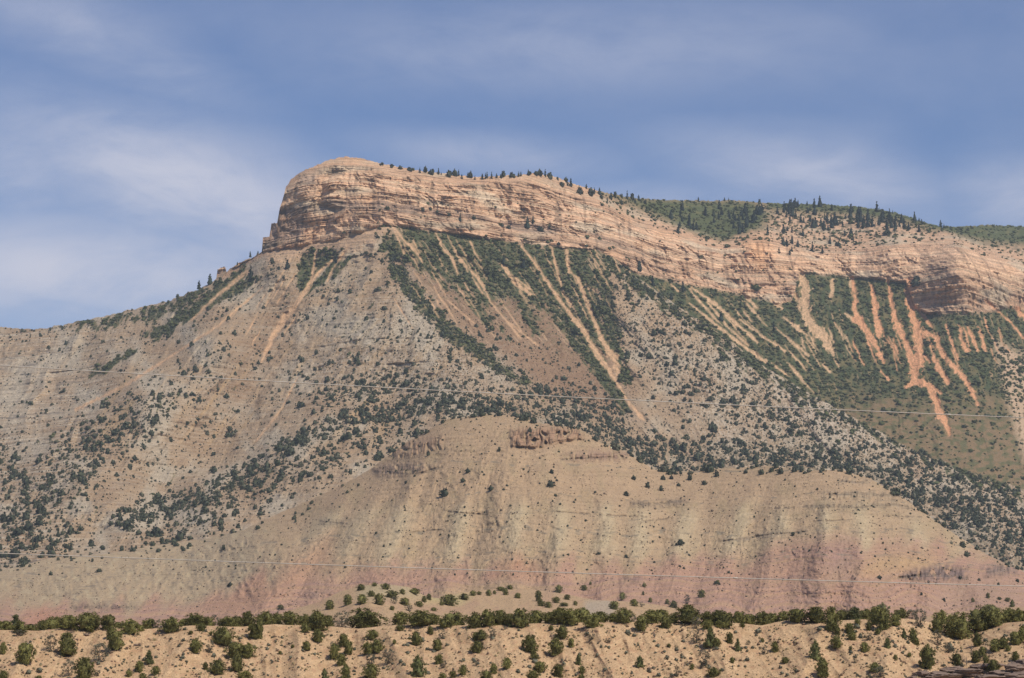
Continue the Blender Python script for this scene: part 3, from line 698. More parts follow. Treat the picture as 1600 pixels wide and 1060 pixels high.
LINES_C = [[(a, b, w) for a, b in l] for l, w in (([(1290, 774), (1330, 770), (1400, 775)], 2.6), ([(1255, 792), (1300, 790), (1345, 793), (1400, 788), (1425, 795)], 3), ([(1312, 752), (1358, 754)], 2.6), ([(985, 787), (1030, 787), (1066, 782)], 3), ([(585, 738), (650, 742), (690, 730)], 3), ([(800, 698), (835, 701)], 3),
           ([(875, 718), (975, 714)], 2.4), ([(500, 815), (540, 819)], 2.2), ([(440, 745), (520, 742)], 2.4), ([(1130, 846), (1200, 836), (1260, 831)], 2), ([(180, 896), (240, 899), (330, 899)], 2.4), ([(60, 914), (130, 902)], 2.4), ([(290, 893), (330, 891)], 2.6), ([(330, 864), (395, 855)], 3), ([(700, 800), (760, 805)], 1.6), ([(640, 832), (690, 828)], 1.6),
           ([(1210, 795), (1240, 793)], 2.2), ([(1380, 806), (1440, 808)], 1.8), ([(1000, 815), (1050, 810)], 1.8), ([(950, 805), (1010, 808)], 1.8), ([(115, 951), (160, 948), (220, 950)], 2.6), ([(1405, 903), (1450, 898), (1510, 903)], 3.5), ([(0, 905), (50, 912)], 2.2), ([(20, 935), (60, 930)], 2), ([(1270, 815), (1330, 812)], 1.6), ([(870, 800), (920, 803)], 1.6))]
def depth_c(U, V):
    Y = DC(U, V)
    X, _, Z = world_at(U, V, Y)
    dv = V - TOP_C(U)
    edge = sst(dv, 0, 22)
    q = np.clip(dv / 200.0, 0, 1.3)
    for a, b, c, d in SPURS:
        dist, t = seg_dist(U, V, (a, b), (c, d))
        Y = Y - edge * 7 * np.exp(-dist / (14 + 26 * t)) * (0.4 + 0.6 * sst(t, 0, .25))
    sh = np.where(U > 1240, 0.08, np.where(U > 620, -0.25, -0.9))
    sh = -0.35 + 0.35 * sst(U, 1180, 1320) - 0.55 * (1 - sst(U, 380, 700))
    s = U - sh * (V - 800)
    k = sst(dv, 10, 90)
    s = s + 7 * noise2(U / 40, V / 50, 148) + 2 * noise2(U / 9, V / 14, 149)
    Y = Y - k * (6.5 * ridged(s / 60 + .25 * noise2(U / 50, V / 50, 143), V / 260, 141, 2) + 2.6 * ridged(s / 17 + .5 * noise2(U / 14, V / 14, 139), V / 55, 144, 3)) - edge * (.9 * ridged(s / 6, V / 12, 146, 2) + 4 * fbm(X / 28, Z / 20, 147, 3) + 2.4 * fbm(X / 5, Z / 4, 145, 3))
    Y = Y - edge * 13 * ribs(U, V)
    Y = Y + 3.2 * strokes(U, V, LINES_C, 2.0, 1.2 * noise2(U / 5, V * 0, 58), 1.0)
    zz = beds_c(U, V, X, Y, Z)
    a, _ = strata(zz, 150, 6.0)
    Y = Y + edge * np.tanh(a * 3) * 1.1
    lf = (1 - sst(U + .6 * (V - 850), 420, 560)) * sst(V, 820, 860) * (1 - sst(V, 925, 945))
    bs, bf, bj = blocks(X, zz, 7.0, 14.0, 8)
    Y = Y + edge * lf * ((0.5 - bf) * 4.0 - bs * 3.5 - 7 * ridged(U / 22, V / 30, 183, 2))
    for p, h, _c in CAPS:
        m = poly(U, V, p, 4) * (0.35 + 0.65 * sst(ridged(U / 9 + .35 * noise2(U / 12, V / 14, 155), V / 60, 151, 2), -0.1, 0.5)) * sst(noise2(U / 8, V / 12, 156), -.6, -.1)
        cy = sum(q_[1] for q_ in p) / len(p)
        Y = Y - m * h * 1.5
    return Y
def col_c(U, V, X, Y, Z):
    zz = beds_c(U, V, X, Y, Z) + 5 * noise2(U / 60, V / 60, 160)
    dv = V - TOP_C(U)
    base = np.zeros(U.shape + (3,), np.float32) + np.array((0.385, 0.278, 0.182), np.float32)
    base = lerp(base, (0.345, 0.262, 0.165), sst(fbm(U / 30, V / 30, 161, 3), 0, .4) * .7)
    bulge = ribs(U, V)
    base = lerp(base, (0.44, 0.367, 0.248), sst(zz, 112, 132) * (1 - sst(zz, 165, 195)) * (0.1 + .65 * bulge))
    _, t1 = strata(zz, 163, 8.0)
    redz = 1 - sst(zz + 18 * noise2((U + .3 * V) / 28, V / 120, 164) + 26 * (1 - sst(U, 250, 420)) - 24 * sst(U, 1000, 1250), 96, 124)
    base = lerp(base, (0.385, 0.236, 0.176), redz * 0.9)
    base = lerp(base, (0.31, 0.20, 0.165), redz * sst(t1, 0.0, 0.35) * 0.8)
    base = lerp(base, (0.41, 0.28, 0.18), redz * sst(-t1, 0.15, 0.5) * 0.5)
    dome = poly(U, V, [(770, 900), (785, 880), (808, 868), (830, 882), (850, 900)], 12)
    base = lerp(base, (0.40, 0.22, 0.145), dome * .6)
    for p, c, w in (([(1290, 905), (1300, 885), (1330, 880), (1345, 890), (1370, 868), (1400, 865), (1430, 865), (1455, 868), (1475, 885), (1440, 893), (1330, 900)], (0.46, 0.33, 0.17), .55), ([(1290, 868), (1320, 848), (1340, 880), (1335, 905), (1290, 905)], (0.31, 0.20, 0.18), .6),
                    ([(25, 985), (60, 940), (90, 955), (110, 990)], (0.42, 0.225, 0.155), .8), ([(300, 960), (400, 900), (520, 830), (520, 880), (420, 940), (380, 965)], (0.39, 0.235, 0.155), .6), ([(1480, 900), (1600, 910), (1600, 960), (1440, 960)], (0.34, 0.235, 0.18), .5),
                    ([(680, 925), (790, 912), (860, 925), (820, 935), (690, 935)], (0.38, 0.32, 0.17), .6)):
        base = lerp(base, c, poly(U, V, p, 14) * w)
    scree = sst(noise2((U + .45 * V) / 22, V / 160, 165), .05, .4)
    base = lerp(base, (0.31, 0.222, 0.15), scree * (1 - .3 * redz) * .25)
    base = base * (1 + .10 * t1 + .08 * noise2(zz / 2.6, X / 200, 158))[..., None]
    sp = noise2(U / 1.9, V / 1.8, 166) + .5 * noise2(U / 4, V / 3, 176)
    base = base * (1 + .13 * sp)[..., None]
    cl_ = sst(fbm(U / 26, V / 22, 167, 3), -0.2, .3)
    base = lerp(base, (0.19, 0.14, 0.095), sst(sp, .30, .65) * (.3 + .5 * cl_))
    a, _ = strata(zz, 150, 6.0)
    base = lerp(base, (0.20, 0.175, 0.135), sst(np.abs(a), .11, 0) * sst(noise2(U / 13, V / 5, 168), .1, .4) * sst(zz, 105, 120) * .8)
    ll = strokes(U, V, LINES_C, 1.6, 1.2 * noise2(U / 5, V * 0, 58), 1.3) * sst(noise2(U / 6, V / 3, 53), -.5, 0)
    base = lerp(base, (0.19, 0.145, 0.10), ll * .85)  # shadow lines under the ledges, painted dark along the carved notches
    for p, h, c in CAPS:
        m = poly(U, V, p, 7) * sst(noise2(U / 8, V / 12, 156), -.5, .0)
        base = lerp(base, c, m * .8)
        base = base * (1 - .5 * m * sst(noise2(U / 3.2, V / 14, 169), .0, .4))[..., None]
        base = base * (1 - .45 * m * sst(noise2(U / 16, V / 1.8, 159), .15, .45))[..., None]
    tl = sst(-(U - 420) + (V - 830) * .5, -30, 60)
    base = lerp(base, (0.36, 0.285, 0.195), tl * (1 - redz) * .8)
    bl = tl * sst(noise2(U / 24, V / 9, 177), -.3, .2) * (1 - redz)
    base = lerp(base, (0.19, 0.165, 0.13), bl * sst(np.abs(noise2(U / 30, V / 3.4, 178)), .12, .02) * .8)  # shade of the undercut ledges drawn as thin dark lines of colour
    base = lerp(base, (0.42, 0.345, 0.235), tl * (1 - redz) * sst(noise2(U / 12, V / 10, 179), .2, .5) * .6)
    return base
def botc(u): return 985 + 0 * u
hills = Sheet('hill', -120, 1720, 1.0, TOP_C, botc, 330, depth_c, col_c, M_BAD, [(12, -1), (60, -18), (200, -90), (420, -230)])

# ---- low knolls between the clay hills and the bench
TOP_K = curve([(-120, 985), (380, 978), (440, 958), (500, 940), (530, 925), (560, 916), (600, 912), (640, 918), (665, 932), (690, 936), (720, 926), (780, 920), (830, 921), (880, 928), (930, 938), (980, 940), (1020, 944), (1060, 952), (1100, 962), (1150, 968), (1400, 972), (1460, 962), (1540, 950), (1720, 944)])
DK = Depth([(-120, 985, 900), (440, 958, 980), (600, 912, 1020), (680, 935, 1060), (800, 920, 1180), (930, 938, 1150), (1100, 962, 1150), (1400, 972, 1100), (1600, 950, 1200), (1720, 944, 1200), (-120, 1010, 800), (300, 1005, 800), (600, 1000, 800), (900, 1000, 850), (1200, 1000, 850), (1720, 1000, 850), (600, 960, 900)], 1e-3)
def depth_k(U, V):
    Y = DK(np.clip(U, -120, 1720), V); X, _, Z = world_at(U, V, Y)
    e = sst(V - TOP_K(U), 0, 14)
    return Y - e * (9 * fbm(X / 22, V / 30, 170, 3) + 5 * ridged(X / 12, V / 60, 171, 2) + .8 * fbm(X / 2.5, Z / 2, 172, 2))
def col_k(U, V, X, Y, Z):
    base = np.zeros(U.shape + (3,), np.float32) + np.array((0.40, 0.285, 0.18), np.float32)
    base = lerp(base, (0.37, 0.25, 0.17), sst(fbm(U / 30, V / 15, 173, 3), 0, .3) * .8)
    base = lerp(base, (0.33, 0.31, 0.2), poly(U, V, [(560, 910), (640, 912), (660, 935), (560, 935)], 8) * .5)
    base = lerp(base, (0.36, 0.34, 0.16), poly(U, V, [(660, 925), (740, 930), (720, 945), (665, 940)], 5) * .5)
    base = lerp(base, (0.34, 0.30, 0.25), poly(U, V, [(915, 940), (950, 935), (965, 950), (955, 965), (910, 965)], 5) * .7)
    return lerp(base, (0.17, 0.13, 0.09), sst(noise2(U / 2.2, V / 1.8, 174), .3, .5) * .5)
knolls = Sheet('knoll', -420, 2020, 1.0, TOP_K, lambda u: 1008 + 0 * u, 110, depth_k, col_k, M_SAND, [(8, -.4), (30, -4), (120, -25)])

# ---- the sandy bench in front
TOP_F = curve([(-200, 984), (0, 985), (60, 987), (110, 981), (160, 981), (230, 984), (300, 978), (380, 980), (430, 976), (520, 980), (560, 983), (620, 977), (680, 977), (740, 979), (800, 976), (860, 974), (960, 973), (1060, 972), (1150, 974), (1190, 978), (1230, 970), (1300, 971), (1380, 967), (1420, 968), (1470, 976), (1520, 982), (1570, 974), (1620, 970), (1800, 968)])
DF = Depth([(-200, 985, 452), (100, 982, 450), (300, 978, 452), (560, 983, 456), (700, 977, 450), (960, 973, 448), (1200, 974, 452), (1400, 967, 450), (1520, 982, 458), (1620, 970, 446), (1800, 968, 446),
            (-200, 1062, 428), (300, 1062, 428), (600, 1062, 427), (900, 1062, 425), (1200, 1062, 427), (1500, 1062, 424), (1800, 1062, 420), (-200, 1110, 405), (800, 1110, 403), (1800, 1110, 400), (1560, 1010, 438)], 1e-3)
FSP = [(210, 975, 150, 1062), (330, 978, 250, 1062), (470, 975, 470, 1062), (600, 978, 640, 1062), (930, 970, 960, 1062), (1290, 968, 1250, 1062), (1400, 968, 1380, 1062), (1600, 985, 1440, 1050), (780, 974, 800, 1062), (1110, 975, 1140, 1062), (60, 985, 20, 1062)]
def depth_f(U, V):
    Y = DF(np.clip(U, -200, 1800), V); X, _, Z = world_at(U, V, Y)
    e = sst(V - TOP_F(U), 0, 12)
    for a, b, c, d in FSP:
        dist, t = seg_dist(U, V, (a, b), (c, d))
        Y = Y - e * 3.6 * np.exp(-(dist / 24) ** 1.3)
    return Y - e * (2.6 * fbm(X / 9, Z / 7, 180, 3) + 1.1 * ridged(X / 4 + .3 * Z / 4, Z / 14, 181, 2) + .28 * fbm(X / .8, Z / .6, 182, 3))
def col_f(U, V, X, Y, Z):
    base = np.zeros(U.shape + (3,), np.float32) + np.array((0.475, 0.335, 0.21), np.float32)
    base = lerp(base, (0.43, 0.29, 0.175), sst(fbm(U / 26, V / 16, 183, 4), 0, .35) * .8)
    base = lerp(base, (0.54, 0.385, 0.245), sst(fbm(U / 16, V / 10, 184, 3), .05, .4) * .7)
    sp = noise2(U / 1.6, V / 1.2, 185); cl_ = sst(fbm(U / 30, V / 14, 186, 3), -.25, .25)
    base = base * (1 + .14 * noise2(U / 3, V / 2.2, 188))[..., None]
    base = lerp(base, (0.40, 0.24, 0.155), sst(noise2(U / 9, V / 6, 187), .2, .5) * .5)
    base = lerp(base, (0.20, 0.145, 0.095), sst(sp, .25, .5) * (.25 + .6 * cl_))
    return base
bench = Sheet('slope', -620, 2220, 0.9, TOP_F, lambda u: 1112 + 0 * u, 260, depth_f, col_f, M_SAND, [(6, .3), (25, .3), (60, -.5), (200, -1)])

# ---- valley floor: one sheet from behind the viewer to the horizon, rising gently behind the bench
def ground():
    ys = np.concatenate([np.linspace(-250, 0, 4), np.linspace(40, 430, 30), np.linspace(440, 2600, 90), np.linspace(2900, 12000, 12)])
    xs = np.concatenate([np.linspace(-12000, -1500, 10), np.linspace(-1400, 1400, 120), np.linspace(1500, 12000, 10)])
    Xg, Yg = np.meshgrid(xs, ys)
    zf = np.interp(Yg, [-6000, 395, 425, 470, 520, 1900, 2400, 6000, 12000], [-0.6, -0.6, 0.0, 8.0, 13.5, 54, 56, 40, 0])
    zf = zf + np.interp(Yg, [0, 430, 800, 2600, 5000], [0, 0, 2.0, 4.0, 0]) * fbm(Xg / 160, Yg / 160, 190, 3) - .0
    col = np.zeros(Xg.shape + (3,), np.float32) + np.array((0.36, 0.26, 0.165), np.float32)
    col = lerp(col, (0.22, 0.20, 0.11), sst(fbm(Xg / 60, Yg / 60, 191, 3), 0, .4) * .6)
    me = mesh_np('ground', np.stack([Xg, Yg, zf], -1).reshape(-1, 3), grid_faces(*Xg.shape), M_SAND, True, col)
    link('ground', me, kind='structure')
ground()

# ------------------------------------------------------------------ plants
def leaves(centres, n_each, spread, size, rg, flat=1.0, up=0.0):
    """clumps of small leaf-spray faces"""
    c = np.repeat(centres, n_each, 0)
    k = len(c)
    p = c + rg.normal(size=(k, 3)) * np.array([spread, spread, spread * flat])
    d1 = rg.normal(size=(k, 3)); d1[:, 2] += up; d1 /= np.linalg.norm(d1, axis=1, keepdims=True)
    d2 = np.cross(d1, rg.normal(size=(k, 3))); d2 /= np.linalg.norm(d2, axis=1, keepdims=True) + 1e-9
    s = (size * rg.uniform(0.6, 1.4, (k, 1)))
    a, b, e, f = p - d1 * s, p + d2 * s * .62, p + d1 * s, p - d2 * s * .62
    v = np.stack([a, b, e, f], 1).reshape(-1, 3)
    return v, np.arange(4 * k).reshape(-1, 4)
def crown_mesh(name, kind, seed, nclump, nleaf, size, material):
    rg = np.random.default_rng(seed)
    def env(z):
        if kind == 'round': return math.sqrt(max(0, 1 - (1.75 * z - .75) ** 2)) if z > .43 else (0.80 + .45 * z)
        if kind == 'cone': return (1 - z) ** 0.62 * 1.02 * min(1, .72 + z * 2)
        if kind == 'broad': return math.sqrt(max(0, 1 - (1.5 * z - .5) ** 2)) * (0.88 if z < .12 else 1)
        if kind == 'spire': return (1 - z) ** 0.85 * (0.8 + .3 * math.sin(z * 34 + seed)) * min(1, .5 + z * 5)
        return 0.35 + .75 * z if z < .6 else math.sqrt(max(0, 1 - ((z - .6) / .42) ** 2)) * .85
    def lumps(th, z):
        if kind == 'spire': return 1 + .15 * math.sin(3 * th + 9 * z)
        return 1 + .25 * math.sin(2 * th + seed) + .20 * math.sin(3 * th + 5 * z + seed * 2) + .12 * math.sin(5 * th - 8 * z)
    cs = []
    while len(cs) < nclump:
        z = rg.uniform(0.03, 1.0)
        th = rg.uniform(0, 2 * math.pi)
        r = env(z); lump = lumps(th, z)
        q = rg.uniform(0.45, 1.0) ** 0.5
        zz = z + .06 * math.sin(3 * th + seed)
        cs.append((0.5 * r * q * lump * math.cos(th), 0.5 * r * q * lump * math.sin(th), max(.03, zz)))
    cs = np.array(cs)
    drop = rg.random(nclump) > (0.12 if kind != 'sparse' else 0.45)
    cs = cs[drop]
    v, f = leaves(cs, nleaf, 0.045 if kind != 'spire' else .03, size, rg, 0.8)
    if kind != 'sparse':
        nr, ns = (9, 12) if nclump > 50 else (6, 8)
        cv_ = []
        for a in range(nr):
            z = .04 + .90 * a / (nr - 1)
            for b in range(ns):
                th = 2 * math.pi * b / ns
                r = .5 * env(z) * lumps(th, z) * (.62 if nclump > 50 else .8) * rg.uniform(.8, 1.12)
                cv_.append((r * math.cos(th), r * math.sin(th), z * .96 + .06 * math.sin(3 * th + seed) + rg.uniform(-.02, .02)))
        cf = [(a * ns + b, a * ns + (b + 1) % ns, (a + 1) * ns + (b + 1) % ns, (a + 1) * ns + b) for a in range(nr - 1) for b in range(ns)]
        f = np.concatenate([f, np.array(cf) + len(v)]); v = np.concatenate([v, np.array(cv_)])
    return mesh_np(name, v, f, material, False)
def tube(path, radii, sides=6):
    vs, fs = [], []
    path = [Vector(p) for p in path]
    for i, p in enumerate(path):
        d = (path[min(i + 1, len(path) - 1)] - path[max(i - 1, 0)]).normalized()
        a = d.cross(Vector((0, 1, .13))).normalized(); b = d.cross(a)
        for k in range(sides):
            t = 2 * math.pi * k / sides
            vs.append(p + (a * math.cos(t) + b * math.sin(t)) * radii[i])
    for i in range(len(path) - 1):
        for k in range(sides):
            fs.append((i * sides + k, i * sides + (k + 1) % sides, (i + 1) * sides + (k + 1) % sides, (i + 1) * sides + k))
    return np.array([tuple(x) for x in vs]), np.array(fs)
def join(parts):
    vs, fs, o = [], [], 0
    for v, f in parts:
        vs.append(v); fs.append(f + o); o += len(v)
    return np.concatenate(vs), np.concatenate(fs)
def trunk_mesh(name, seed, limbs=5, material=None, bare=False, thick=.035):
    rg = random.Random(seed)
    top = .85 if bare else .7
    lean = (rg.uniform(-.12, .12), rg.uniform(-.1, .1))
    main = [(lean[0] * t, lean[1] * t, top * t) for t in (0, .35, .7, 1)]
    main[0] = (0, 0, -.12)
    ps = [tube(main, [thick * 1.5, thick, thick * .7, thick * .25])]
    for i in range(limbs):
        h = rg.uniform(.12, .6) * top; th = rg.uniform(0, 6.28); L = rg.uniform(.22, .42)
        b = (lean[0] * h / top, lean[1] * h / top, h)
        m = (b[0] + L * .5 * math.cos(th), b[1] + L * .5 * math.sin(th), h + L * .35)
        e = (b[0] + L * math.cos(th + .3), b[1] + L * math.sin(th + .3), h + L * rg.uniform(.5, 1.0))
        ps.append(tube([b, m, e], [thick * .55, thick * .38, thick * .12], 4))
        if bare:
            for k in range(3):
                t2 = th + rg.uniform(-1, 1)
                ps.append(tube([m, (m[0] + .14 * math.cos(t2), m[1] + .14 * math.sin(t2), m[2] + rg.uniform(.05, .22))], [thick * .3, thick * .1], 3))
    v, f = join(ps)
    return mesh_np(name, v, f, material or M_BARK)

CROWNS = {
    'r': [crown_mesh('crown_round', 'round', 10 + i, 120, 24, .034, M_LEAF) for i in range(8)],
    'b': [crown_mesh('crown_broad', 'broad', 30 + i, 130, 24, .030, M_LEAF) for i in range(5)],
    'p': [crown_mesh('crown_pointed', 'cone', 50 + i, 110, 24, .033, M_LEAF2) for i in range(5)],
    'g': [crown_mesh('crown_thin', 'sparse', 70 + i, 110, 20, .030, M_GREY) for i in range(6)]}
TRUNKS = [trunk_mesh('trunk', 5 + i) for i in range(4)]
DEAD = [trunk_mesh('dead_trunk', 45 + i, 8, M_TWIG, True, .03) for i in range(3)]

def which(u, v):
    if v > TOP_F(u): return bench
    if v > TOP_K(u): return knolls
    if v > TOP_C(u): return hills
    if v > TOP_M1(u): return slopes
    return mesa

R1 = '''30,375,80,70r 95,375,90,110p 130,395,80,70r 190,370,80,60r 320,335,130,105b 270,358,80,85r 350,368,110,80b 430,368,100,85r 550,372,150,105b 680,370,90,90r 735,345,60,60r 850,330,90,65p
810,405,90,95r 880,385,40,40r 930,362,90,80r 985,357,80,70g 1070,390,110,90r 1150,347,70,60r 1225,347,110,85b 1300,352,60,65r 1260,385,50,50r 1340,330,60,85g 1420,357,100,70b 1480,357,80,75r 1550,352,90,100r 1590,430,90,100r
15,530,50,80r 155,590,110,140r 315,515,90,115g 420,540,140,150b 620,580,130,130g 720,500,120,130r 690,430,60,70r 1220,520,80,90r 1385,470,160,115b 1310,520,80,80g 1470,550,110,100r 1550,550,100,90r
1480,640,90,120r 1360,655,110,90r 1285,625,40,50r 930,590,80,85p 870,640,65,70r 975,655,60,55r 805,670,40,45r 890,690,50,45r 430,665,90,100g 525,690,130,140r 345,670,40,70d 20,690,70,60r 240,690,50,30r 1530,700,110,70r 560,387,50,40r 1190,405,35,25r 125,415,60,40g 610,665,50,40g 1085,390,60,60g'''
R2 = '''20,430,60,150r 60,342,80,95r 130,342,70,80r 210,347,90,90r 300,342,80,80r 380,377,130,120b 450,342,80,85r 540,362,110,110g 685,357,170,130b 305,395,60,60r 385,455,80,90r 900,342,100,90r 1030,350,150,95b 1100,342,90,80r
1090,402,50,50r 900,382,50,40r 1180,362,80,60r 1235,342,130,100b 1370,362,80,95r 1450,352,90,100r 1520,347,90,95r 1580,347,60,70r 1480,422,70,65g
460,250,70,60r 575,220,70,65r 655,130,60,40r 740,105,40,25r 810,125,60,40r 720,170,50,40r 665,215,80,60r 770,220,70,70r 850,180,90,50r 930,225,80,50r 990,155,90,40b 915,155,40,35r 1050,205,40,40r 1080,190,40,40r 1205,225,110,70r 1160,225,30,30r
1300,190,70,40r 1355,165,40,35r 1395,160,30,25r 1455,165,40,40r 1490,155,25,25r 1530,135,50,30r 1560,160,40,45r 1585,125,40,30r 865,215,50,50g 955,260,70,40g 1020,235,50,40r 155,250,50,30r 850,255,30,30r 1110,260,40,25r
315,505,65,60r 230,490,25,25r 150,530,28,25r 730,435,90,60b 575,530,70,90r 545,480,70,80r 490,560,80,100r 530,600,70,80r 560,680,75,90r 430,690,60,70p 480,500,60,50g 1000,475,75,90r 1135,505,75,75r 1165,430,50,60g 720,600,90,80g 760,520,90,90r
830,590,90,100g 700,530,70,80r 720,680,110,90r 865,465,30,30r 1015,670,120,130p 1140,590,60,60r 1170,615,60,50g 1295,660,55,65r 1230,675,45,45r 1165,690,60,45r 1410,440,90,65b 1380,520,80,75r 1370,440,50,50r 1570,620,65,70r 1485,650,55,65r 1440,690,90,65b 1375,600,35,30g 35,585,60,65d 1245,535,40,40d'''
R3 = '''50,362,110,120r 150,332,90,90r 240,332,90,75r 300,337,100,100r 370,347,90,100r 440,322,100,105r 500,362,90,90r 555,322,80,80r 640,327,90,70r 700,332,90,90r 750,327,60,60g 810,380,80,100r 870,332,90,80r 930,310,130,95b 960,365,80,80r 1100,332,150,110b
1010,332,60,60r 1150,370,70,80g 1220,342,70,80r 1290,342,90,90r 1220,372,70,60r 1330,362,90,100r 1420,332,90,85r 1490,332,80,80r 1570,342,80,95r 1310,367,60,50r
35,180,50,35r 165,200,50,70r 180,230,50,45r 225,240,50,40r 290,145,45,50r 275,210,50,40r 345,190,40,35r 450,130,40,35r 490,95,20,20r 395,225,30,30r 640,250,70,55r 690,190,40,50r 765,230,60,45r 825,110,30,25r 820,160,20,25r 810,235,40,35g 1010,240,60,45r
1095,215,50,60g 1185,175,50,50r 970,215,30,30r 865,205,30,30r 325,230,70,25r 1285,90,30,25r
115,515,105,110r 275,535,100,110r 315,430,90,85b 370,485,50,60r 245,380,35,35r 140,570,50,60r 175,640,80,70r 130,685,90,60r 290,670,80,80r 415,595,50,70p 435,650,45,50r 435,690,50,40r 800,610,65,75p 890,430,50,70d 1150,460,80,90g 1240,485,100,120p 1275,480,60,55r 1360,460,50,70r
1410,510,50,80p 1580,530,60,60g 1440,360,25,30r 1565,455,25,30r 1195,610,110,110g 1260,670,90,60r 1030,670,45,70g 1125,625,30,40r 1375,585,35,40r 980,485,30,25r 495,440,50,40g 600,460,50,35g 570,660,60,70d 1475,470,40,30g 335,570,30,40d 1075,620,40,60d'''
R4 = '''30,317,80,85r 100,317,80,75r 180,327,100,85r 300,332,110,100r 400,372,100,140r 470,312,90,80r 540,312,90,95p 610,302,80,75r 680,312,80,85r 730,372,90,130r 710,292,70,80r 800,352,80,80r 830,302,80,80r 900,302,70,80g 950,362,110,120g 1080,322,90,100r
1180,430,200,160b 1060,392,80,90r 1330,382,140,150b 1430,352,90,100r 1500,332,90,100r 1570,322,80,90r 1525,235,40,45p 1390,300,120,80b 1590,310,60,80r 390,382,80,60r 670,342,60,60r 720,377,50,50r
510,400,70,70r 525,440,60,55r 560,345,35,40r 630,380,45,55r 685,405,40,40r 850,430,45,65p 905,450,60,85r 925,470,55,50r 745,490,50,70p 605,515,60,65r 295,565,85,120p 340,670,95,120r 45,515,55,70r 430,490,75,80r 435,410,45,60r 110,585,65,40b 1060,470,110,90g 990,620,110,150r
1130,520,90,70g 1180,600,70,80r 1310,480,70,90r 1420,510,90,80r 1470,490,80,70r 1550,470,80,90r 1590,440,60,90r 1300,580,70,80r 1340,540,50,60r 1360,590,40,60r 1240,600,70,80d 1270,520,80,70d 1410,640,90,80r 1545,570,60,60r 1500,510,40,40r 670,640,100,60b 700,670,130,60g
830,510,50,50d 795,565,30,35r 630,440,60,50g 515,505,25,30r 545,585,35,30g 885,545,30,30r 695,445,30,30g 1495,200,40,25r 1375,180,30,35r 1445,190,30,20r 1280,205,20,30r'''
ONES = 'first second third fourth fifth sixth seventh eighth ninth tenth eleventh twelfth thirteenth fourteenth fifteenth sixteenth seventeenth eighteenth nineteenth'.split()
NUMS = ONES + [t if j == 0 else c + '-' + ONES[j - 1] for t, c in (('twentieth', 'twenty'), ('thirtieth', 'thirty'), ('fortieth', 'forty'), ('fiftieth', 'fifty')) for j in range(10)]
def ordinal_labels(keys, us, fmt='{n}{k}, counted from the {side}'):
    """one label each: what it is and where, then its turn from the nearer end of its row"""
    out = [None] * len(keys); fam_ = {}
    for i, k in enumerate(keys): fam_.setdefault(k, []).append(i)
    for k, ii in fam_.items():
        ii.sort(key=lambda i: us[i]); n = len(ii)
        for j, i in enumerate(ii):
            if n == 1: out[i] = k
            elif j < (n + 1) // 2: out[i] = ('leftmost ' if j == 0 else NUMS[j] + ' ') + k + ('' if j == 0 else ', from the left')
            else: out[i] = ('rightmost ' if j == n - 1 else NUMS[n - 1 - j] + ' ') + k + ('' if j == n - 1 else ', from the right')
    return out
def parse():
    out = []
    for off, s in ((0, R1), (400, R2), (800, R3), (1200, R4)):
        for w in s.split():
            x, y, a, b = w[:-1].split(',')
            out.append([off + float(x) / 4, 890 + float(y) / 4, float(a) / 4, float(b) / 4, w[-1]])
    return out
TREES = parse()
# ---- labels: look first, then the band of ground it stands on, then its turn along that band
def tree_words(t):
    u, v, w, h, k = t
    m = max(w, h); s = 'tiny' if m < 10.5 else 'small' if m < 15.5 else 'middling' if m < 20.5 else 'large' if m < 26 else 'very large'
    form = {'r': 'rounded green juniper', 'b': 'broad green juniper', 'p': 'pointed green pinyon', 'g': 'thin grey-green shrub', 'd': 'bare dead shrub'}[k]
    if v < TOP_F(u) - 6 and v < 962: place = 'on the low knolls behind the tree line'
    elif v < TOP_F(u) + 9: place = 'in the crest tree line'
    elif v < 1012: place = 'on the upper sandy slope'
    elif v < 1038: place = 'halfway down the sandy slope'
    else: place = 'at the bottom of the sandy slope'
    return s, form, place
for t, lb in zip(TREES, ordinal_labels([' '.join(tree_words(t)) for t in TREES], [t[0] for t in TREES])): t.append(lb)
R = random.Random(3)
kinds = {'r': ('juniper_tree', 'juniper', 'junipers on and around the sandy bench'), 'b': ('juniper_tree', 'juniper', 'junipers on and around the sandy bench'),
         'p': ('pinyon_tree', 'pinyon pine', 'pinyons on the sandy bench'), 'g': ('desert_shrub', 'shrub', 'grey shrubs on the sandy bench'), 'd': ('dead_shrub', 'dead shrub', 'dead shrubs on the sandy bench')}
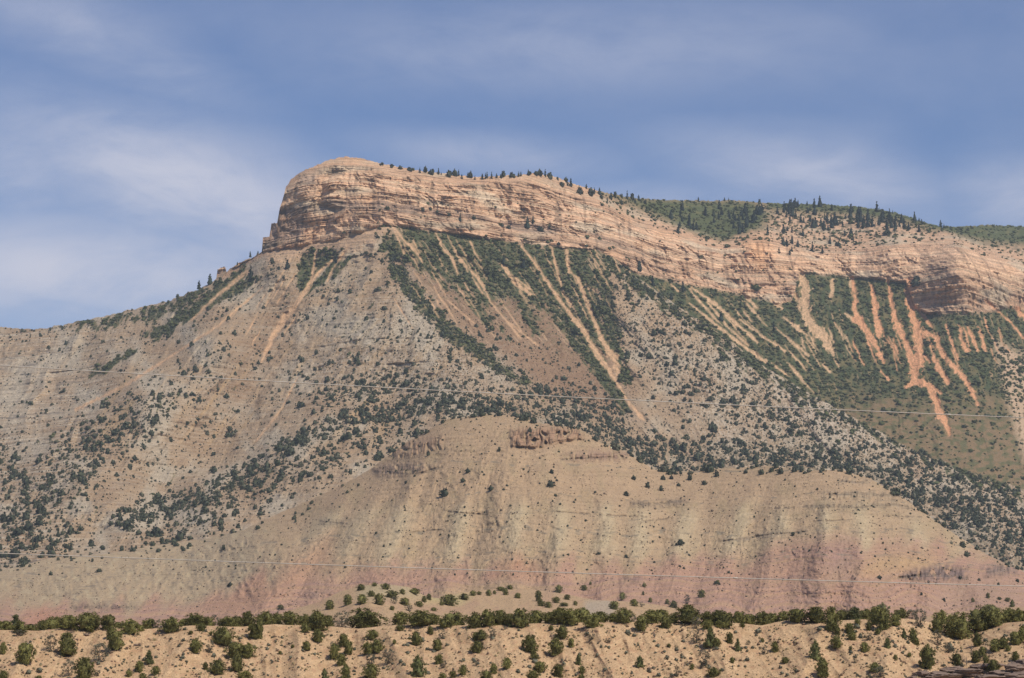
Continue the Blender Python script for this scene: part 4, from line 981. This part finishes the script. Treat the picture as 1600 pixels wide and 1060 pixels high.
for u, v, w, h, k, lab in TREES:
    sh = which(u, v)
    if v < TOP_F(u) and v > TOP_F(u) - 12 and v > 963:      # rooted just behind the crest
        sh = bench; p = bench.at(np.array([u]), TOP_F(np.array([u])) + .8)[0]
        dyb = (TOP_F(u) - v) * 1.3 + R.uniform(1, 5)
        p[1] += dyb; p[0] += dyb * p[0] / p[1]; p[2] += .1 - dyb * .02
        px = p[1] / F
        h = h + (TOP_F(u) - v) * -0.0
    else:
        p = sh.at(np.array([u]), np.array([v]))[0]; px = p[1] / F
    name, cat, grp = kinds[k]
    root = bpy.data.objects.new(name, None); COL.objects.link(root)
    root.empty_display_size = .5
    root.location = (p[0], p[1], p[2] - .08)
    root['label'] = lab; root['category'] = cat; root['group'] = grp
    crest = 'crest tree line' in lab
    W, H = w * px * (1.24 if crest else .93), h * px * (.97 if crest else .95)
    rot = R.uniform(0, 6.28)
    if k == 'd':
        c = bpy.data.objects.new('trunk', R.choice(DEAD)); COL.objects.link(c); c.parent = root
        c.scale = (W, W, H); c.rotation_euler[2] = rot
    else:
        c = bpy.data.objects.new('crown', R.choice(CROWNS[k])); COL.objects.link(c); c.parent = root
        c.scale = (W, W, H); c.rotation_euler[2] = rot; c.rotation_euler[0] = R.uniform(-.08, .08)
        t = bpy.data.objects.new('trunk', R.choice(TRUNKS)); COL.objects.link(t); t.parent = root
        t.scale = (W, W, H); t.rotation_euler[2] = rot

# ---- far plants: template meshes, individuals and merged masses
def template(kind, seed, nclump, nleaf, size):
    rg = np.random.default_rng(seed)
    me = crown_mesh('tmp', kind, seed, nclump, nleaf, size, M_DARK)
    v = np.empty(len(me.vertices) * 3, np.float32); me.vertices.foreach_get('co', v)
    f = np.empty(len(me.polygons) * 4, np.int32); me.polygons.foreach_get('vertices', f)
    bpy.data.meshes.remove(me)
    return v.reshape(-1, 3), f.reshape(-1, 4)
FAR_T = [template('broad' if i % 2 else 'round', 200 + i, 26, 5, .13) for i in range(8)]
FIR_T = [template('spire', 300 + i, 46, 5, .075) for i in range(6)]
OAK_T = [template('broad', 400 + i, 16, 4, .16) for i in range(6)]
TUFT_T = [template('broad', 500 + i, 12, 4, .15) for i in range(5)]
def mass(name, temps, P, W, H, material, rg):
    vs, fs, off = [], [], 0
    pick = rg.integers(0, len(temps), len(P)); rot = rg.uniform(0, 6.28, len(P))
    for i, (tv, tf) in enumerate(temps):
        s = np.where(pick == i)[0]
        if not len(s): continue
        c, sn = np.cos(rot[s])[:, None], np.sin(rot[s])[:, None]
        x = (tv[None, :, 0] * c - tv[None, :, 1] * sn) * W[s][:, None] + P[s, 0][:, None]
        y = (tv[None, :, 0] * sn + tv[None, :, 1] * c) * W[s][:, None] + P[s, 1][:, None]
        z = tv[None, :, 2] * H[s][:, None] + P[s, 2][:, None]
        vs.append(np.stack([x, y, z], -1).reshape(-1, 3))
        fs.append((tf[None] + (np.arange(len(s)) * len(tv))[:, None, None]).reshape(-1, 4) + off)
        off += len(s) * len(tv)
    return mesh_np(name, np.concatenate(vs), np.concatenate(fs), material, False)
def singles(name, cat, temps_me, P, W, H, labels, group, rg):
    for i in range(len(P)):
        o = bpy.data.objects.new(name, temps_me[int(rg.integers(0, len(temps_me)))]); COL.objects.link(o)
        o.location = P[i]; o.scale = (W[i], W[i], H[i]); o.rotation_euler[2] = float(rg.uniform(0, 6.28))
        o['label'] = labels[i]; o['category'] = cat; o['group'] = group
def locate(u, v):
    P = np.zeros((len(u), 3))
    F_, K_, C_, M_ = TOP_F(u), TOP_K(u), TOP_C(u), TOP_M1(u)
    idx = np.where(v > F_, 0, np.where(v > K_, 1, np.where(v > C_, 2, np.where(v > M_, 3, 4))))
    for i, s in enumerate((bench, knolls, hills, slopes, mesa)):
        m = idx == i
        if m.any(): P[m] = s.at(u[m], v[m])
    return P, idx
def band(u, v, pts, sigma, rate):
    d = np.full(u.shape, 1e9)
    for a, b in zip(pts[:-1], pts[1:]): d = np.minimum(d, seg_dist(u, v, a, b)[0])
    return np.exp(-(d / sigma) ** 2) * rate
def juniper_rate(u, v):
    r = 1 / 900.0 + 0 * u
    for pts, s, k in (([(225, 640), (150, 700), (80, 770), (20, 860)], 40, 1 / 60), ([(0, 720), (50, 780), (90, 850)], 34, 1 / 75), ([(340, 560), (260, 620), (200, 660)], 34, 1 / 150), ([(200, 700), (330, 640)], 25, 1 / 300),
                      ([(690, 625), (600, 652), (540, 650), (470, 690), (390, 742), (300, 782), (195, 812)], 15, 1 / 32), ([(640, 690), (540, 690), (430, 745), (340, 795), (250, 845)], 32, 1 / 85), ([(500, 615), (600, 605), (720, 615)], 26, 1 / 55),
                      ([(660, 520), (580, 560), (480, 610)], 46, 1 / 150), ([(700, 560), (780, 600)], 30, 1 / 100), ([(960, 480), (1080, 570), (1200, 650), (1320, 700), (1450, 750), (1620, 830)], 62, 1 / 62), ([(990, 440), (1100, 515), (1200, 590), (1300, 645), (1400, 700), (1500, 745), (1620, 785)], 12, 1 / 45),
                      ([(700, 632), (820, 642), (930, 670), (1040, 718), (1150, 712), (1260, 712), (1380, 738), (1500, 800), (1620, 850)], 24, 1 / 30), ([(1400, 730), (1600, 810)], 34, 1 / 38), ([(1480, 830), (1620, 870)], 30, 1 / 60),
                      ([(0, 520), (120, 512), (220, 490), (300, 470), (380, 430)], 15, 1 / 85), ([(60, 540), (250, 500)], 30, 1 / 190), ([(600, 400), (500, 460), (440, 510)], 26, 1 / 160), ([(430, 430), (360, 470), (320, 500)], 20, 1 / 120), ([(470, 480), (430, 550), (400, 570)], 14, 1 / 120),
                      ([(612, 415), (700, 520), (820, 600), (880, 640)], 14, 1 / 40), ([(760, 520), (860, 560), (920, 610)], 40, 1 / 220), ([(800, 620), (900, 620), (960, 650)], 22, 1 / 45), ([(620, 400), (560, 440), (520, 470)], 20, 1 / 160), ([(250, 540), (330, 600), (300, 660)], 30, 1 / 260)):
        r = np.maximum(r, band(u, v, pts, s, k))
    return r
rg = np.random.default_rng(5)
n = 90000
cu, cv = rg.uniform(-60, 1680, n), rg.uniform(395, 905, n)
area = 1740 * 510 / n
rate = juniper_rate(cu, cv)
cl_n = fbm(cu / 16, cv / 12, 210, 3)
rate = rate * 2.1 * np.clip(1.0 + 2.1 * cl_n, 0.08, 2.8)
front = (cv > TOP_M1(cu) + 2)
onC = cv > TOP_C(cu) + 4
low_c = np.where(onC, np.where(cu < 560, (cv < TOP_C(cu) + 20 + 26 * noise2(cu / 40, cv / 30, 211)) * .8 + .04, 0.02), 1.0)
keep = (rg.random(n) < rate * area * low_c) & front
sc_m = strokes(cu, cv, SCREE1, 2, None, 1.3)
keep &= sc_m < .3
ju, jv = cu[keep], cv[keep]
extra = [(695, 776, 13), (723, 754, 8), (731, 739, 8), (767, 767, 9), (780, 705, 7), (862, 740, 7), (860, 761, 11), (868, 776, 5), (1063, 852, 10), (1239, 837, 7), (1036, 750, 8), (1049, 749, 7), (1033, 767, 9), (1012, 762, 9), (1078, 750, 9), (1100, 758, 8), (990, 750, 8),
         (978, 775, 8), (978, 872, 6), (360, 916, 7), (357, 917, 5), (634, 756, 5), (1139, 896, 4), (1143, 897, 3), (1118, 913, 6), (1124, 914, 4), (1374, 905, 7), (870, 640 + 112, 4), (1310, 888, 3), (1510, 740 + 130, 9), (1060, 760, 6), (1120, 745, 9), (1190, 742, 9), (1205, 738, 8), (1220, 741, 10), (1240, 738, 8), (1165, 740, 7),
         (915, 815, 4), (700, 815, 3), (835, 742, 3), (792, 760, 4), (648, 745, 4), (560, 760, 5), (1500, 905, 6), (1530, 908, 5), (1560, 915, 5), (1590, 910, 6), (1440, 930, 5), (1475, 940, 6)]
eu = np.array([e[0] for e in extra], float); ev = np.array([e[1] for e in extra], float); ew = np.array([e[2] for e in extra], float)
P, idx = locate(ju, jv)
Wm = rg.lognormal(math.log(3.3), .45, len(ju)) * np.where(jv > 600, 1.12, .95)
Wm = np.clip(Wm, 1.6, 10)
order = np.argsort(-(Wm * 1 / P[:, 1]) * (TOP_C(ju) > jv))
Hm = Wm * rg.uniform(.6, 1.2, len(ju))
P[:, 2] -= 0.12 * Hm
mid_me = [mesh_np('juniper_far', v_, f_, M_DARK, False) for v_, f_ in FAR_T]
Pe, ie = locate(eu, ev)
We = ew * Pe[:, 1] / F
singles('juniper_tree', 'juniper', mid_me, Pe - np.array([0, 0, .3]), We, We * .95, ordinal_labels([('dark juniper in the notch of the clay hill crest' if 975 < a < 1110 and b < 780 else 'dark juniper on the right crest of the clay hill' if a > 1110 and b < 750 else 'dark juniper near the right foot of the clay hill' if a > 1360 else
         'dark juniper on the left part of the clay hill' if a < 700 else 'dark juniper alone on the face of the clay hill') for a, b in zip(eu, ev)], list(eu)), 'junipers on the bare clay hill', rg)
inframe = (ju[order] > -5) & (ju[order] < 1605)
top = order[inframe][:8]
rest = np.setdiff1d(np.arange(len(ju)), top)
def zone(u, v):
    if u < 420 and v < 560: return 'big dark juniper on the pale ridge left of the cliff prow'
    if u < 330: return 'big dark juniper on the brushy slope at the far left'
    if u < 700 and v > 640: return 'big dark juniper on the slope above the tan clay hill'
    if u < 900: return 'big dark juniper on the pale face below the cliff prow'
    if v > 690: return 'big dark juniper in the belt behind the clay hill crest'
    return 'big dark juniper on the grey speckled slope beside the red scree gully'
singles('juniper_tree', 'juniper', mid_me, P[top], Wm[top], Hm[top], ordinal_labels([zone(a, b) for a, b in zip(ju[top], jv[top])], list(ju[top])), 'junipers on the mountain slopes', rg)
pale_ = rg.random(len(rest)) < .3
link('mountain_brush', mass('mountain_brush', FAR_T, P[rest[pale_]], Wm[rest[pale_]] * .9, Hm[rest[pale_]] * .8, M_OLIVE, rg), kind='stuff', label='olive grey brush mixed among the dark junipers of the slopes', category='brush')
rest = rest[~pale_]
me = mass('juniper_scrub', FAR_T, P[rest], Wm[rest], Hm[rest], M_DARK, rg)
link('juniper_scrub', me, kind='stuff', label='thousands of small dark junipers dotted over the mountain slopes', category='scrub')
# tiny scattered brush between them
n2 = 70000
bu, bv = rg.uniform(-60, 1680, n2), rg.uniform(395, 900, n2)
rb = np.clip(juniper_rate(bu, bv) * 3.4, 1 / 55, 1 / 10) * np.clip(1 + 1.2 * fbm(bu / 12, bv / 10, 214, 2), .2, 2)
kb = (rg.random(n2) < rb * 1740 * 505 / n2) & (bv > TOP_M1(bu) + 2) & ((bv < TOP_C(bu)) | (rg.random(n2) < .12)) & (strokes(bu, bv, SCREE1, 2, None, 1.3) < .3)
Pb, _ = locate(bu[kb], bv[kb])
Wb = rg.uniform(.9, 2.5, len(Pb))
link('sagebrush', mass('sagebrush', TUFT_T, Pb - np.array([0, 0, .1]), Wb, Wb * .8, M_DARK, rg), kind='stuff', label='fine dark brush speckling the mountain slopes', category='scrub')

# ---- stones and dead brush freckling the clay hills and the brown aprons
n5 = 30000
su, sv = rg.uniform(-60, 1680, n5), rg.uniform(560, 965, n5)
ks = (sv > TOP_C(su) + 3) & (sv < TOP_K(su)) & (rg.random(n5) < np.clip(.42 + 1.1 * fbm(su / 26, sv / 20, 230, 3), .05, 1))
mu, mv = rg.uniform(600, 1000, 9000), rg.uniform(400, 660, 9000)
km = (mv > TOP_M1(mu) + 3) & (mv < TOP_C(mu)) & (strokes(mu, mv, SCREE1, 2, None, 1.2) < .2)
su, sv = np.concatenate([su[ks], mu[km]]), np.concatenate([sv[ks], mv[km]])
Ps, _ = locate(su, sv)
Ws = rg.lognormal(math.log(.85), .35, len(Ps))
link('scattered_stones', mass('scattered_stones', TUFT_T, Ps - np.array([0, 0, .15]), Ws, Ws * .75, M_STONY, rg), kind='stuff', label='brown stones and dead brush freckling the clay hills', category='rubble')

# ---- oak brush thickets on the talus and the plateau
n3 = 60000
ou, ov = rg.uniform(-20, 1660, n3), rg.uniform(300, 780, n3)
in1 = (ov > TOP_M1(ou) + 1) & (ov < TOP_C(ou))
g = np.zeros(n3, np.float32)
g[in1] = green1(ou[in1], ov[in1]) * (strokes(ou[in1], ov[in1], SCREE1, 2, None, 1.25) < .2)
in2 = (ov < TOP_M1(ou)) & (ov > TOP_M2(ou) + 1) & (ou > 420)
low = sst(ov + 30 * noise2(ou / 40, ov / 20, 74), 585, 660)
g2 = (ou > 940) * (1 - cliffness(ou, ov)) * (ov > BASE2(ou)) * (1 - low * .86) * (strokes(ou, ov, SCREE, 2, None, 1.3) < .2)
plat = ((ov < RIM2(ou) - 10) & (ou > 940)) * np.maximum(poly(ou, ov, [(940, 300), (1010, 306), (1180, 310), (1205, 335), (1190, 362), (1130, 384), (1060, 358), (1000, 330)], 8), poly(ou, ov, [(1180, 305), (1300, 310), (1410, 325), (1480, 348), (1760, 340), (1760, 398), (1600, 385), (1540, 380), (1470, 365), (1420, 350), (1330, 338), (1200, 330)], 5))
rimb = .55 * ((ov < TOP_M2(ou) + 7) & (ou > 640) & (ou < 1130)) * (fbm(ou / 7, ov * 0, 224, 2) > -.1)
scat = rimb * 1.8 + (.5 + .45 * (ou > 1150)) * ((ov < RIM2(ou) + 6) & (ou > 860) & (ov > TOP_M2(ou) + 2)) * (fbm(ou / 9, ov / 6, 222, 2) > -.12)
ledge_b = .05 * ((ov > 318) & (ov < BASE2(ou)) & (ou > 590) & (ou < 1240)) * (fbm(ou / 16, ov / 9, 223, 2) > .05)
g[in2] = np.maximum(np.maximum(g2, plat), np.maximum(scat, ledge_b))[in2]
ko = rg.random(n3) < g * (1680 * 480 / n3) / 11.0
Po, _ = locate(ou[ko], ov[ko])
Wo = rg.lognormal(math.log(4.6), .35, len(Po))
link('oak_brush', mass('oak_brush', OAK_T, Po - np.array([0, 0, .4]), Wo, Wo * rg.uniform(.4, .7, len(Po)), M_OAK, rg), kind='stuff', label='dense green oak brush covering the steep talus and the plateau', category='brush')

# ---- firs along the rim
fir_me = [mesh_np('fir_far', v_, f_, M_FIR, False) for v_, f_ in FIR_T]
fu, fv, fh, fl = [], [], [], []
def fir(u, v, h, lab): fu.append(u); fv.append(v); fh.append(h); fl.append(lab)
rr = random.Random(21)
for u, v, h, lab in ((311, 452, 13, 'left one of two dark firs on the skyline ridge'), (328, 445, 16, 'taller fir standing on the skyline beside the small cliff stub'), (392, 438, 22, 'tall dark fir at the head of the green gully'), (371, 415, 6, 'tiny fir on top of the small cliff stub'),
                     (391, 402, 9, 'small fir on the red ledge left of the cliff'), (403, 399, 7, 'smallest fir against the foot of the cliff prow'), (449, 420, 14, 'stout dark fir on the pale slope under the cliff nose'), (525, 411, 14, 'lone fir beside the green patch below the buttress'),
                     (719, 346, 12, 'fir on the ledge halfway up the cliff'), (824, 357, 17, 'dark fir in the notch of the cliff band'), (833, 349, 11, 'smaller fir above the cliff notch'), (787, 414, 16, 'fir at the edge of the scree patch in the first bowl'), (818, 420, 16, 'fir right of the scree patch in the first bowl'),
                     (999, 424, 17, 'fir at the upper edge of the long green gully'), (1020, 447, 16, 'second fir down the long green gully'), (1067, 457, 16, 'third fir down the long green gully'), (1049, 468, 11, 'short fir below the long green gully'), (1209, 520, 16, 'lone fir amid striped scree of the far bowl'), (1127, 502, 14, 'fir between two orange scree streaks'),
                     (1470, 355, 11, 'leaning fir where the skyline dips at the right'), (1475, 356, 6, 'small fir in the skyline dip')):
    fir(u, v, h, lab)
for i in range(54):
    u = 655 + 355 * (i + rr.random()) / 54
    fir(u, float(TOP_M2(u)) + rr.uniform(1.5, 5 if u < 860 else 14), rr.uniform(5, 11) * (1.0 if u < 880 else 1.25), 'small dark fir on the cliff rim against the sky')
for i in range(10):
    u = 590 + 70 * rr.random(); fir(u, float(TOP_M2(u)) + rr.uniform(1, 4), rr.uniform(3, 6), 'low bush on the summit edge of the cliff')
k = 0
while k < 150:
    u, v = rr.uniform(1040, 1475), rr.uniform(315, 402)
    d = max(math.exp(-((u - 1160) / 40) ** 2 - ((v - 345) / 17) ** 2), math.exp(-((u - 1240) / 50) ** 2 - ((v - 330) / 14) ** 2), math.exp(-((u - 1290) / 45) ** 2 - ((v - 352) / 14) ** 2), .9 * math.exp(-((u - 1350) / 50) ** 2 - ((v - 347) / 11) ** 2), .8 * math.exp(-((u - 1405) / 35) ** 2 - ((v - 352) / 12) ** 2), .25 * math.exp(-((u - 1250) / 100) ** 2 - ((v - 385) / 14) ** 2), .5 * math.exp(-((u - 1080) / 30) ** 2 - ((v - 350) / 15) ** 2))
    if rr.random() < d and v > TOP_M2(u) + 3:
        fir(u, v, rr.uniform(8, 17), 'dark fir on the pale broken slope above the right cliffs' if u > 1200 else 'dark fir on the green plateau behind the cliffs'); k += 1
for i in range(9):
    u = rr.choice((1132, 1136, 1095, 1185, 1245, 1262, 1300, 1395, 1440)) + rr.uniform(-4, 4); fir(u, float(TOP_M2(u)) + 2, rr.uniform(5, 8), 'small fir on the plateau skyline')
for u, v, h in ((660, 330, 6), (672, 329, 5), (683, 333, 5), (700, 338, 6), (740, 343, 6), (783, 354, 6), (795, 358, 6), (845, 362, 8), (858, 356, 4), (873, 383, 5), (537, 365, 4), (548, 364, 4), (700, 322, 3), (604, 328, 6), (590, 372, 5), (1385, 348 + 20, 9), (1310, 385, 7), (1430, 448, 12), (1432, 440, 9)):
    fir(u, v, h, 'small dark bush clinging to a ledge of the cliff')
fl = ordinal_labels([('tall ' if h > 13.5 else 'middling ' if h > 10.5 else 'short ') + l if l.startswith('dark fir') else l for l, h in zip(fl, fh)], fu)
fu, fv, fh = map(lambda a: np.array(a, float), (fu, fv, fh))
Pf, _ = locate(fu, fv)
Hf = fh * Pf[:, 1] / F * 1.05
bushy = np.array([('bush' in l) for l in fl])
rimr = np.array([('cliff rim' in l) for l in fl]) & (rg.random(len(fl)) < .55)
ii = np.where(rimr)[0]
singles('fir_tree', 'fir tree', mid_me, Pf[ii] - np.array([0, 0, .6]), Hf[ii] * rg.uniform(.7, 1.0, len(ii)), Hf[ii], [fl[i] for i in ii], 'firs along the mesa rim', rg)
ii = np.where(~bushy & ~rimr)[0]
singles('fir_tree', 'fir tree', fir_me, Pf[ii] - np.array([0, 0, .6]), Hf[ii] * rg.uniform(.5, .85, len(ii)), Hf[ii], [fl[i] for i in ii], 'firs along the mesa rim', rg)
ii = np.where(bushy)[0]
singles('cliff_bush', 'bush', mid_me, Pf[ii] - np.array([0, 0, .6]), Hf[ii] * 1.3, Hf[ii], [fl[i] for i in ii], 'bushes on the cliff ledges', rg)

# ---- tufts and stones on the sandy slope
n4 = 11000
tu, tv = rg.uniform(-20, 1620, n4), rg.uniform(968, 1075, n4)
kt = (tv > TOP_F(tu) + 3) & (rg.random(n4) < np.clip(.45 + 1.1 * fbm(tu / 30, tv / 14, 220, 2), .05, 1))
tu, tv = tu[kt], tv[kt]
Pt = bench.at(tu, tv)
Wt = rg.lognormal(math.log(.29), .5, len(Pt))
o_ = np.argsort(-Wt)
big, sm = o_[:170], o_[170:]
tuft_me = [mesh_np('sage_tuft', v_, f_, M_SAGE, False) for v_, f_ in TUFT_T]
singles('sage_bush', 'sage bush', tuft_me, Pt[big] - np.array([0, 0, .05]), np.minimum(Wt[big], 1.3), np.minimum(Wt[big], 1.3) * .7, ['low grey sage bush on the bare sandy slope'] * len(big), 'sage bushes on the sandy slope', rg)
sm = rg.permutation(sm); n6 = len(sm) // 3
for nm, mm, part, lb in (('dry_tufts', M_SAGE, sm[:n6], 'small grey green tufts strewn over the sandy slope'), ('dry_grass', M_STRAW, sm[n6:2 * n6], 'pale straw coloured grass clumps on the sandy slope'), ('gravel', M_RED, sm[2 * n6:], 'brown gravel and stones littering the sandy slope')):
    link(nm, mass(nm, TUFT_T, Pt[part] - np.array([0, 0, .03]), Wt[part], Wt[part] * .65, mm, rg), kind='stuff', label=lb, category=nm.replace('_', ' '))
def rock_mesh(seed, flat=.55):
    import bmesh
    bm = bmesh.new(); bmesh.ops.create_icosphere(bm, subdivisions=4, radius=.5)
    r = np.random.default_rng(seed)
    pl = [(Vector(r.normal(size=3)).normalized(), r.uniform(.26, .42)) for _ in range(9)]
    for v in bm.verts:
        for nrm, d in pl:
            e = v.co.dot(nrm) - d
            if e > 0: v.co -= nrm * e
        s = float(noise3(np.array([v.co.x * 4]), np.array([v.co.y * 4]), np.array([v.co.z * 9 + seed]))[0])
        s2 = float(noise3(np.array([v.co.x * 11]), np.array([v.co.y * 11]), np.array([v.co.z * 16 + seed]))[0])
        v.co *= 1 + .16 * s + .09 * s2 - .07 * (math.sin(v.co.z * 38 + 3 * s) > .6)
        v.co.z *= flat
    me = bpy.data.meshes.new('boulder'); bm.to_mesh(me); bm.free(); me.materials.append(M_BOULD)
    return me
ROCKS = [rock_mesh(600 + i) for i in range(6)]
blds = [(1440, 1056, 26, 10), (1465, 1058, 34, 12), (1492, 1050, 40, 12), (1515, 1057, 46, 16), (1548, 1046, 44, 14), (1585, 1052, 46, 20), (1600, 1042, 40, 16), (1565, 1058, 50, 14), (1530, 1043, 26, 8), (1480, 1064, 60, 16), (1545, 1066, 70, 18), (1600, 1066, 60, 20), (1425, 1062, 18, 7),
        (135, 994, 9, 5), (213, 1009, 8, 4), (120, 1001, 6, 4), (198, 1013, 5, 3), (1015, 1046, 8, 4), (160, 1010, 4, 2.5), (1104, 1026, 5, 3), (655, 990, 5, 3), (1080, 1035, 5, 3)]
blab = ['low brown slab at the left end of the rock ledge', 'second brown slab along the rock ledge from its left end', 'long flat slab on top of the rock ledge', 'thick brown block in the middle of the rock ledge', 'flat-topped block under the green juniper by the ledge', 'large rounded block at the right end of the ledge',
        'upper brown block against the right picture edge', 'wide dark slab below the flat-topped block', 'small slab peeking over the middle of the ledge', 'dark base block under the left part of the ledge', 'dark base block under the middle of the ledge', 'dark base block at the lower right corner', 'small outlying stone left of the rock ledge',
        'largest loose stone on the upper left sandy slope', 'flat stone below the tree line at the left', 'small stone beside the largest loose stone', 'little stone right of the left junipers', 'pale loose stone low on the middle slope', 'tiny stone on the open sand at the left', 'tiny stone beside the grey shrub right of centre',
        'tiny stone under the biggest crest juniper', 'tiny stone on the lower slope right of centre']
for i, ((u, v, w, h), lb) in enumerate(zip(blds, blab)):
    p = bench.at(np.array([u], float), np.array([v], float))[0]; px = p[1] / F
    o = bpy.data.objects.new('boulder', ROCKS[i % 6]); COL.objects.link(o)
    o.location = (p[0], p[1] + .1, p[2] + h * px * .3); o.scale = (w * px * 1.1, w * px * .9, h * px * 1.9); o.rotation_euler = (0, 0, R.uniform(-.5, .5) + (3.14 if i % 2 else 0))
    o['label'] = lb; o['category'] = 'boulder'; o['group'] = 'blocks of the rock ledge' if i < 13 else 'loose stones on the sandy slope'

# ---- two overhead cables
def cable(pts, Y, r, lab, splices):
    us = np.array([p[0] for p in pts]); vs_ = np.array([p[1] for p in pts])
    co = np.polyfit(us, vs_, 2)
    U = np.linspace(-1300, 2900, 160); V = np.polyval(co, U)
    X, _, Z = world_at(U, V, Y)
    path = [(float(x), float(Y), float(z)) for x, z in zip(X, Z)]
    v, f = tube(path, [r] * len(path), 8)
    o = link('overhead_cable', mesh_np('overhead_cable', v, f, M_CABLE), label=lab, category='cable', group='overhead cables across the valley')
    for su in splices:
        x, _, z = world_at(su, np.polyval(co, su), Y); x2, _, z2 = world_at(su + 8, np.polyval(co, su + 8), Y)
        v, f = tube([(float(x), Y, float(z)), (float(x) + .02, Y, float(z)), (float(x2) - .02, Y, float(z2)), (float(x2), Y, float(z2))], [r * .9, r * 1.8, r * 1.8, r * .9], 8)
        link('splice_sleeve', mesh_np('splice_sleeve', v, f, M_CABLE), parent=o)
cable([(0, 571), (250, 586.5), (500, 601), (900, 621), (1300, 639.5), (1600, 653.5)], 150.0, .030, 'upper cable crossing the mountain face from edge to edge', (1478,))
cable([(0, 865), (500, 882), (800, 893), (1300, 908.5), (1600, 916)], 200.0, .036, 'lower cable crossing the banded clay hills from edge to edge', (1145,))

# ---- the air
def haze():
    me = bpy.data.meshes.new('haze')
    x0, x1, y0, y1, z0, z1 = -12300, 12300, -300, 12300, -3.5, 1400
    vs = [(x0, y0, z0), (x1, y0, z0), (x1, y1, z0), (x0, y1, z0), (x0, y0, z1), (x1, y0, z1), (x1, y1, z1), (x0, y1, z1)]
    me.from_pydata(vs, [], [(0, 3, 2, 1), (4, 5, 6, 7), (0, 1, 5, 4), (1, 2, 6, 5), (2, 3, 7, 6), (3, 0, 4, 7)])
    m = bpy.data.materials.new('air'); m.use_nodes = True
    n, l = m.node_tree.nodes, m.node_tree.links
    n.clear()
    o = N('ShaderNodeOutputMaterial', n); pv = N('ShaderNodeVolumePrincipled', n)
    pv.inputs['Color'].default_value = (.70, .80, .93, 1); pv.inputs['Density'].default_value = HAZE
    pv.inputs['Anisotropy'].default_value = 0.0
    l.new(pv.outputs[0], o.inputs['Volume'])
    me.materials.append(m)
    link('haze', me, kind='stuff', label='thin blue summer haze over the valley', category='haze')
HAZE = 3.8e-5
haze()
